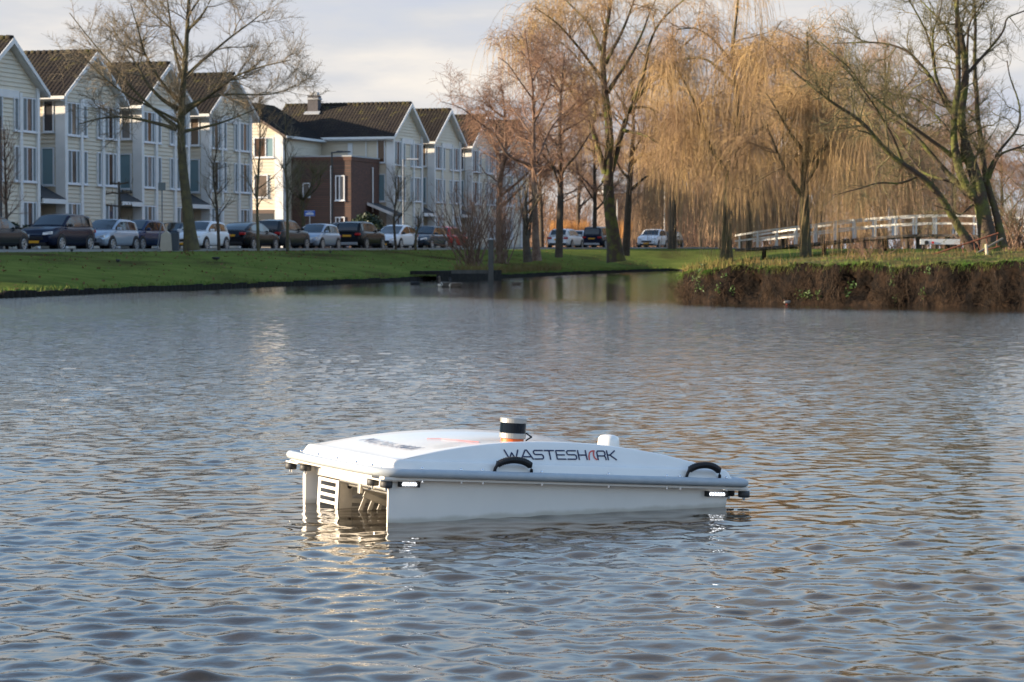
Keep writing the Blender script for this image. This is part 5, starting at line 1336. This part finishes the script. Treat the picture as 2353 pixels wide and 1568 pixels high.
    st2, d2, r2, _ = spawn(p, rad, 3, .2, (25, 70), r, .7); p2, q2 = grow(st2, d2, r.uniform(.05, .18, len(st2)), np.full(len(st2), .003), 2, .2, (0, 0, 0), r); T.add(p2, q2, 3)
    o = link('hanging_roots', T.mesh('hanging_roots'), None, M['root']); tag(o, 'brown roots and dead stems hanging down the eroded bank', 'roots', kind='stuff')
    # green sprigs on the left end
    v, q = [], []; off = 0
    for k in range(46):
        j = r.choice(vis[:int(len(vis) * .75)]); c = np.array([*(PEN[j] + PENN[j] * .16), r.uniform(.1, .75)]); a, b = leaf_cloud(24, c, (.09, .09, .12), .03, r); v.append(a); q.append(b + off); off += len(a)
    o = link('green_sprigs', np_mesh('green_sprigs', np.concatenate(v), np.concatenate(q)), None, M['leaf_green']); tag(o, 'small green leaf sprigs on the face of the eroded bank', 'weeds', kind='stuff')
    # reeds beyond the street
    n = 2600; c = [px(r.uniform(1265, 1350) if r.random() < .75 else r.uniform(1425, 1450), 548, r.uniform(222, 232)) for _ in range(n)]; P = np.array(c)
    v, q, t = blades(P, r.uniform(1.0, 1.9, n), r, .016, .25); o = link('dry_reeds', np_mesh('dry_reeds', v, q, t), None, M['reed']); tag(o, 'sunlit orange dry reeds behind the white estate car', 'reeds', kind='stuff')
    # rank growth at the landing
    n = 2200; xs_ = r.uniform(1045, 1290, n); P = []
    for x in xs_:
        Y = np.interp(x, [1045, 1130, 1290], [107, 111.5, 133]) + r.random() * 2.5; b = px(x, 600, Y); P.append((b[0], b[1], ground_at(b[0], b[1]) - .02))
    P = np.array(P); v, q, t = blades(P, r.uniform(.15, .55, n), r, .010, .7); o = link('bank_weeds', np_mesh('bank_weeds', v, q, t), None, M['straw']); tag(o, 'tan rank weeds along the bank beside the mooring post', 'weeds', kind='stuff')
verge()
# thickets on the peninsula
TH = [dict(per=7, t0=.15, ang=(20, 60), len=(.4, 1.0), r=(.004, .007), segs=5, wander=.25, trop=(0, 0, .1), k=3), dict(per=4, t0=.1, ang=(20, 60), len=(.2, .5), r=(.003, .004), segs=3, wander=.2, k=3)]
scrub('bramble_thicket', 'green brown bare thicket at the picture edge right of the mossy tree', px(2345, 580, 57), 2.3, 30, 121, M['twig_green'], .45, (.006, .012), TH)
scrub('bramble_thicket', 'brown bare thicket right behind the foot of the mossy tree', px(2300, 582, 59), 1.5, 20, 122, M['twig_dim'], .6, (.005, .010), TH)
scrub('bramble_thicket', 'low purplish brown bramble patch before the footbridge deck', px(2000, 600, 56), .62, 22, 123, M['twig_red'], .8, (.004, .007), [dict(per=6, t0=.15, ang=(20, 60), len=(.15, .4), r=(.003, .004), segs=4, wander=.25, k=3)])

def far_wood():
    """a mass of bare brushwood closing the view behind the willows"""
    r = np.random.default_rng(131); T = Tubes(); n = 2400
    x = r.uniform(1120, 2500, n); Y = r.uniform(255, 300, n); st = np.array([px(a, 580, b) for a, b in zip(x, Y)]); st[:, 2] = 1.4
    hh = (4.2 + 2.2 * np.sin(x * .021) + 1.3 * np.sin(x * .057 + 1)) * r.uniform(.5, 1.1, n)
    d = np.stack([r.normal(0, .22, n), r.normal(0, .22, n), np.ones(n)], 1); p, q = grow(st, d, hh, r.uniform(.03, .06, n), 4, .10, (0, 0, .1), r); T.add(p, q, 3)
    s2, d2, r2, _ = spawn(p, q, 5, .15, (25, 60), r, .6); p2, q2 = grow(s2, d2, r.uniform(.6, 2.0, len(s2)), np.full(len(s2), .024), 1, .15, (0, 0, .2), r); T.add(p2, q2, 3)
    o = link('far_brushwood', T.mesh('far_brushwood'), None, M['twig_dim']); tag(o, 'mass of bare brown brushwood far behind the willows and footbridge', 'brushwood', kind='stuff')
far_wood()

def lawn_cover():
    """ragged grass at the water's edge, tufts and fallen leaves on the lawn"""
    r = np.random.default_rng(141); seg = [k for k in range(len(ES) - 1) if 52 < ES[k][1] < 170 and ES[k][0] < 10.8]
    def pts(n, d):
        k = r.choice(seg, n); a = r.random(n)[:, None]; P = ES[k] * (1 - a) + ES[np.array(k) + 1] * a; N = EN[k]; return P + N * d[:, None], d
    n = 6500; P, d = pts(n, .02 + r.random(n) ** 2 * .5); z = np.array([lawn_z(dd, p[1]) for p, dd in zip(P, d)])
    v, q, t = blades(np.column_stack([P, z - .02]), r.uniform(.05, .17, n), r, .012, 1.2); o = link('edge_grass', np_mesh('edge_grass', v, q, t), None, M['verge']); tag(o, 'ragged grass hanging over the timber edging of the lawn', 'grass', kind='stuff')
    n = 9000; P, d = pts(n, .5 + r.random(n) * 13.0); keep = np.array([vnoise(p[0] * .5, p[1] * .3, 5.5) for p in P]) > .05; P, d = P[keep], d[keep]; z = np.array([lawn_z(dd, p[1]) for p, dd in zip(P, d)])
    v, q, t = blades(np.column_stack([P, z - .01]), r.uniform(.04, .11, len(P)), r, .015, 1.0); o = link('lawn_tufts', np_mesh('lawn_tufts', v, q, t), None, M['verge']); tag(o, 'longer grass tufts scattered over the lawn', 'grass', kind='stuff')
    n = 3800; P, d = pts(n, .3 + r.random(n) * 13.2); keep = (r.random(n) < .35) | (np.linalg.norm((P - np.array([-14.5, 116])) / [6, 16], axis=1) < 1); P, d = P[keep], d[keep]; m = len(P)
    z = np.array([lawn_z(dd, p[1]) for p, dd in zip(P, d)]) + .035; C_ = np.column_stack([P, z]); a = nrm(np.column_stack([r.normal(size=(m, 2)), r.normal(0, .5, m)])); b = nrm(np.cross(a, r.normal(size=(m, 3)))); s = r.uniform(.03, .07, (m, 1))
    v = np.stack([C_ - a * s, C_ + b * s * .6, C_ + a * s, C_ - b * s * .6], 1).reshape(-1, 3)
    o = link('fallen_leaves', np_mesh('fallen_leaves', v, np.arange(m * 4).reshape(-1, 4)), None, grass_mat('leaf_litter', (.10, .055, .025), (.17, .10, .045), 3)); tag(o, 'brown fallen leaves scattered on the lawn', 'leaves', kind='stuff')
lawn_cover()
# ------------------------------------------------------------------ landing, bridge, street furniture
def on_ground(x, y, Ya=58, Yb=175):
    for Y in np.arange(Ya, Yb, .5):
        p = px(x, y, Y)
        if p[2] <= ground_at(p[0], p[1]): return np.array([p[0], p[1], ground_at(p[0], p[1])])
    p = px(x, y, Yb); return np.array([p[0], p[1], ground_at(p[0], p[1])])

ld = empty('timber_landing', (-2.6, 103.6, 0)); ld.rotation_euler = (0, 0, math.atan2(7.0, 3.0)); tag(ld, 'low black timber landing stage at the lawn edge beside the mooring post', 'landing')
MB().box(-2.6, 3.6, -.75, .55, .24, .34).build('deck_edge', M['timber'], ld, bevel=.01)
for k in range(13):
    MB().box(-2.6 + k * .477, -2.6 + k * .477 + .457, -.74, .54, .343, .385).build('plank', M['timber'], ld, bevel=.008)
for k in range(8):
    MB().cyl((-2.5 + k * .82, -.70, -.7), .11, .11, 1.0, 8).build('pile', M['timber'], ld)
MB().box(-2.6, 3.6, -.80, -.755, -.3, .385).build('facing_board', M['timber'], ld)
mp_ = px(1128, 645, 101.3); mo = empty('mooring_post', (mp_[0], mp_[1], -.6)); tag(mo, 'tall square grey weathered mooring post standing in the water', 'post')
MB().box(-.105, .105, -.105, .105, 0, 2.24).build('shaft', M['post'], mo, bevel=.012); MB().extrude([(-.115, -.115, 2.243), (.115, -.115, 2.243), (.115, .115, 2.243), (-.115, .115, 2.243)], (0, 0, .05)).build('cap', M['lead'], mo, bevel=.01)
MB().box(-1.6, -.11, -.03, .03, .88, 1.02).build('side_rail', M['post'], mo)

# white footbridge
bp = [(1690, 540, 574, 153), (1780, 527, 568, 151), (1878, 515, 559, 149), (1940, 506, 552, 147.6), (2017, 500, 546, 146), (2090, 495, 541, 144.5), (2132, 494, 540, 143.5), (2227, 495, 541, 141.5), (2330, 500, 546, 139)]
bot = resample([px(x, yb, Y) for x, yt, yb, Y in bp], 120); topz = np.interp(np.linspace(0, 1, 120), np.linspace(0, 1, len(bp)), [px(x, yt, Y)[2] - px(x, yb, Y)[2] for x, yt, yb, Y in bp])
fb = empty('footbridge', bot[0]); tag(fb, 'arched white railed timber footbridge behind the peninsula', 'bridge'); B0 = bot[0].copy()
d_ = bot[-1] - bot[0]; nb = np.array([-d_[1], d_[0], 0]); nb = nb / np.linalg.norm(nb); nb = nb if nb[1] > 0 else -nb; nb *= 1.7
def sweep(path, w_, h_, name, m):
    P = []
    t = np.gradient(path, axis=0); t[:, 2] = 0; t = nrm(t); s = np.stack([-t[:, 1], t[:, 0], np.zeros(len(t))], 1) * w_ / 2; u = np.array([0, 0, h_ / 2])
    for p, q in zip(path, s): P.append([p - q - u, p + q - u, p + q + u, p - q + u, p - q - u])
    return MB().grid(P).build(name, m, fb)
sweep((bot + nb / 2 - B0)[::4] + [0, 0, -.02], 1.9, .14, 'deck', mat('bridge_deck', (.05, .045, .045), .8))
cum = np.concatenate([[0], np.cumsum(np.linalg.norm(np.diff(bot, axis=0), axis=1))])
for sd in (0, 1):
    base = bot - B0 + nb * sd
    sweep(base[::3] + np.stack([0*topz, 0*topz, topz - .04], 1)[::3], .07, .11, 'top_rail', M['bridgewhite']); sweep(base[::3] + np.stack([0*topz, 0*topz, topz * .58], 1)[::3], .05, .10, 'mid_rail', M['bridgewhite'])
    for s_ in np.arange(.3, cum[-1], 1.42):
        p = np.array([np.interp(s_, cum, base[:, k]) for k in range(3)]); h = np.interp(s_, cum, topz)
        MB().box(p[0] - .05, p[0] + .05, p[1] - .05, p[1] + .05, p[2] - .12, p[2] + h - .1).build('post', M['bridgewhite'], fb)
for s_ in np.arange(1.5, cum[-1], 4.4):
    p = np.array([np.interp(s_, cum, (bot - B0)[:, k]) for k in range(3)]) + nb / 2; MB().box(p[0] - .12, p[0] + .12, p[1] - .12, p[1] + .12, -2.6, p[2] - .10).build('pier', M['timber'], fb)
# rusty leaning gate and the white board under the mossy tree
gt = empty('rusty_gate', px(2215, 590, 52.6)); tag(gt, 'rusty leaning iron railing beneath the mossy tree', 'railing'); G0 = px(2215, 590, 52.6)
def gp(x, y, Y=52.6): return px(x, y, Y) - G0
MB().tube([gp(2100, 598), gp(2132, 589), gp(2294, 536)], .018, 8).build('top_bar', M['rust'], gt)
MB().tube([gp(2180, 600), gp(2298, 566)], .014, 8).build('lower_bar', M['rust'], gt)
for a, b in (((2245, 553), (2256, 584)), ((2237, 556), (2244, 590)), ((2292, 537), (2290, 570)), ((2266, 546), (2272, 580)), ((2158, 582), (2159, 594)), ((2210, 564), (2216, 592))):
    MB().tube([gp(*a), gp(*b)], .011, 6).build('upright', M['rust'], gt)
pk = MB(); a, b = px(2245, 582, 51.6), px(2304, 548, 52.4)
pk.tube([a, b], .022, 6); o = pk.build('leaning_plank', mat('grey_plank', (.26, .21, .15), .85, col2=(.18, .14, .1), scale=8), None); tag(o, 'pale weathered plank leaning against the rusty railing', 'plank')
st = MB().tube([px(2268, 596, 51.4), px(2266, 562, 51.5)], .03, 8).build('short_stake', mat('pale_stake', (.42, .36, .26), .8), None); tag(st, 'short pale stake standing beside the foot of the mossy tree', 'stake')
wb0 = px(2160, 562, 63); wb = empty('white_board', wb0); tag(wb, 'long white board with a dark hole and red disc on the peninsula', 'board')
MB().box(-.50, .50, -.02, .02, .0, .135).build('panel', M['bridgewhite'], wb); MB().cyl((-.34, -.035, .045), .055, .055, .012, 16, 'y').build('dark_hole', M['rubber'], wb)
MB().cyl((-.185, -.04, .045), .032, .032, .018, 16, 'y').build('red_disc', mat('red_disc', (.6, .03, .02), .5), wb); MB().box(-.42, -.38, .021, .05, -.35, .1).box(.38, .42, .021, .05, -.35, .1).build('leg', M['timber'], wb)

def lamp_post(x, off_or_Y, ytop, label, m, arm=.9, head=None):
    b = px(x, 572, off_or_Y); gz = ground_at(b[0], b[1]); h = px(x, ytop, off_or_Y)[2] - gz
    o = empty('street_lamp', (b[0], b[1], gz - .02)); tag(o, label, 'street lamp', 'street lamps')
    MB().tube([(0, 0, 0), (0, 0, 1.2), (0, 0, 1.21), (0, 0, h)], [.085, .08, .06, .05], 10).build('pole', m, o)
    MB().tube([(0, 0, h - .05), (arm * .35, 0, h)], .035, 8).build('arm', m, o)
    hd = MB().extrude([(arm * .3, -.12, h - .04), (arm * 1.25, -.10, h - .02), (arm * 1.3, -.06, h + .05), (arm * .35, -.1, h + .08)], (0, .24, 0)).build('lamp_head', head or m, o, bevel=.02)
    MB().box(arm * .45, arm * 1.15, -.08, .08, h - .06, h - .045).build('lamp_glass', M['lens_off'], hd)
M['lens_off'] = mat('unlit_lamp_glass', (.5, .5, .48), .2)
lamp_post(763, 154, 349, 'dark street lamp with a flat head before the brick block', M['darkpole'])
lamp_post(927, 168, 366, 'grey street lamp with a pale head before the chimney house gable', M['greymetal'], .8, M['palepole'])
lamp_post(3, 110, 266, 'dark street lamp at the picture edge before the leftmost house', M['darkpole'], -.7)
lamp_post(1527, 228, 420, 'pale tall lamp pole seen through the hanging willow', M['palepole'], .5)
def signpost(x, Y, y0, y1, w_, h_, label, board, post, stripes=False, name='street_sign'):
    b = px(x, 572, Y); gz = ground_at(b[0], b[1]); t = px(x, y0, Y)[2] - gz
    o = empty(name, (b[0], b[1], gz)); tag(o, label, 'sign')
    MB().cyl((0, 0, 0), .03, .03, t - .01, 8).build('post', post, o)
    bd = MB().box(-w_ / 2, w_ / 2, -.06, -.035, t - h_, t).build('sign_board', board, o)
    if stripes:
        MB().box(-w_/2 + .02, w_/2 - .02, -.066, -.061, t - .03, t - .015).box(-w_/2 + .02, w_/2 - .02, -.066, -.061, t - h_ + .015, t - h_ + .03).build('border', M['signwhite'], bd)
        MB().box(-.14, .16, -.066, -.061, t - .12, t - .085).box(-w_/2 + .08, w_/2 - .08, -.066, -.061, t - h_ + .09, t - h_ + .19).build('lettering_line', M['signwhite'], bd)
    return o
signpost(712, 148, 484, 498, .62, .34, 'blue street sign with white lettering on a pale post before the brick block', M['signblue'], M['palepole'], True)
signpost(373, 122, 420, 438, .36, .38, 'grey sign on a thin pole between the dark blue and white hatchbacks', M['shutter'], M['greymetal'])
# beige cabinet with the dark box added as its shaded side
cb = on_ground(381, 577, 100, 124); cb = px(381, 577, 119); cb[2] = ground_at(cb[0], cb[1]); o = empty('utility_cabinet', cb); tag(o, 'beige bell shaped cabinet on the lawn between the blue and white hatchbacks', 'cabinet')
w0, w1 = .31, .25
MB().extrude([(-w0, 0, 0), (w0 * .95, 0, 0), (w1, 0, .78), (.02, 0, .98), (-w1 * .9, 0, .80)], (0, .45, 0)).build('body', M['concrete'], o, bevel=.02)
MB().tube([(.02, .2, .97), (.02, .2, 1.12), (.05, .2, 1.25)], [.035, .03, .012], 8).build('spout', M['concrete'], o)
b2 = empty('shade_side_box', cb + np.array([.42, .3, 0])); tag(b2, 'dark blue grey box standing for the shaded side of the beige cabinet', 'bin')
MB().box(-.17, .17, -.2, .2, .03, .86).build('body', mat('shade_side_blue', (.045, .065, .085), .5), b2, bevel=.03); MB().box(-.19, .19, -.22, .22, .864, .92).build('lid', mat('shade_side_top', (.06, .09, .12), .5), b2, bevel=.02)
lp = MB().tube([cb + np.array([-.42, -.05, 0]), cb + np.array([-.2, 0, 1.35])], .03, 8).build('leaning_pole', M['greymetal'], None); tag(lp, 'thin grey pole leaning against the beige cabinet', 'pole')
for (x, Y, lb) in ((1412 + 6, 230, 'pale thin pole left of the mossy forked willow trunk'),):
    b = px(x, 572, Y); o = MB().cyl((b[0], b[1], ground_at(b[0], b[1])), .06, .05, 4.5, 8).build('thin_pole', M['palepole'], None); tag(o, lb, 'pole')

# ------------------------------------------------------------------ birds
def bird(name, label, loc, rz, s, cols, swim=True, neck=.3, group=None, cat='bird'):
    mb = MB(); ranges = []
    z0 = -.05 if swim else .10
    def seg(pts, rad, ci, n=10):
        f0 = len(mb.f); mb.tube(pts, rad, n); ranges.append((f0, len(mb.f), ci))
    seg([(-.38, 0, z0 + .15), (-.30, 0, z0 + .13), (-.18, 0, z0 + .12), (-.02, 0, z0 + .12), (.12, 0, z0 + .13), (.22, 0, z0 + .14), (.27, 0, z0 + .16)], [.01, .05, .105, .13, .125, .085, .03], 0)
    seg([(.16, 0, z0 + .13), (.25, 0, z0 + .12), (.285, 0, z0 + .13)], [.11, .07, .02], 1)
    seg([(.16, 0, z0 + .17), (.225, 0, z0 + .17 + neck * .4), (.22, 0, z0 + .17 + neck * .8), (.235, 0, z0 + .18 + neck)], [.075, .045, .036, .036], 2)
    seg([(.19, 0, z0 + .19 + neck), (.225, 0, z0 + .20 + neck), (.265, 0, z0 + .195 + neck), (.295, 0, z0 + .18 + neck)], [.02, .045, .04, .012], 2)
    seg([(.28, 0, z0 + .188 + neck), (.36, 0, z0 + .170 + neck)], [.018, .006], 3, 6)
    for sy in (-1, 1):
        seg([(-.40, sy * .02, z0 + .19), (-.2, sy * .085, z0 + .20), (.08, sy * .10, z0 + .18), (.16, sy * .08, z0 + .15)], [.012, .045, .05, .015], 0)
        if not swim: seg([(.02, sy * .05, z0 + .04), (.03, sy * .05, z0 - .10), (.08, sy * .05, z0 - .105)], [.016, .010, .008], 3, 5)
    me = mb.mesh('body', True)
    for c in cols: me.materials.append(c)
    for a, b, c in ranges:
        for i in range(a, b): me.polygons[i].material_index = c
    o = link(name, me); o.location = loc; o.rotation_euler = (0, 0, rz); o.scale = (s, s, s); tag(o, label, cat, group); return o
fb_, fw_, fk_, fr_, fg_ = mat('feather_brown', (.10, .075, .055), .8), mat('feather_pale', (.62, .56, .46), .8), mat('feather_black', (.012, .012, .014), .7), mat('bill_red', (.5, .06, .03), .5), mat('feather_grey', (.32, .29, .25), .8)
bird('goose', 'brown goose with raised neck swimming in front of the black landing stage', px(1020, 660, 80.5) * [1, 1, 0], R(225), .85, [fb_, fw_, fb_, fk_], True, .22, 'geese', 'goose')
bird('goose', 'darker goose swimming close behind the brown goose', px(1046, 661, 80.0) * [1, 1, 0], R(150), .78, [fb_, fw_, fk_, fk_], True, .20, 'geese', 'goose')
bird('duck', 'small dark duck swimming ahead of the two geese', px(953, 654, 87) * [1, 1, 0], R(200), .55, [fk_, fk_, fk_, fk_], True, .06, None, 'duck')
bird('duck', 'small dark duck swimming right of the mooring post', px(1186, 655, 86) * [1, 1, 0], R(170), .5, [fb_, fb_, fk_, fk_], True, .04, None, 'duck')
mh = bird('moorhen', 'pale red billed bird standing at the foot of the eroded bank', (0, 0, 0), R(215), .27, [fg_, fg_, fb_, fr_], False, .10, None, 'bird')
q = px(1805, 695, 51.0); mh.location = (q[0], q[1] - .25, .0)
stn = MB().lathe((q[0], q[1] - .25, -.2), [(.18, 0), (.15, .16), (.08, .205)], 9).build('mud_lump', M['earth'], None, smooth=True); tag(stn, 'dark mud lump under the red billed bird', kind='structure')
for (x, y, s, rz, lb) in ((271, 606, .40, 250, 'black crow standing on the lawn under the blue hatchback'), (497, 601, .46, 10, 'black crow with level body on the lawn right of the big trunk'), (659, 580, .34, 120, 'small black bird on the sunlit grass by the thin pale tree'),
    (698, 581, .34, 250, 'small black bird on the grass before the silver hatchback'), (759, 583, .34, 60, 'small black bird on the grass before the black SUV with red lamps'), (165, 581, .4, 90, 'dark bird at the lawn crest before the large SUV')):
    p = on_ground(x, y, 58, 170); bird('crow', lb, p, R(rz), s, [fk_, fk_, fk_, fk_], False, .03, 'crows on the lawn', 'crow')
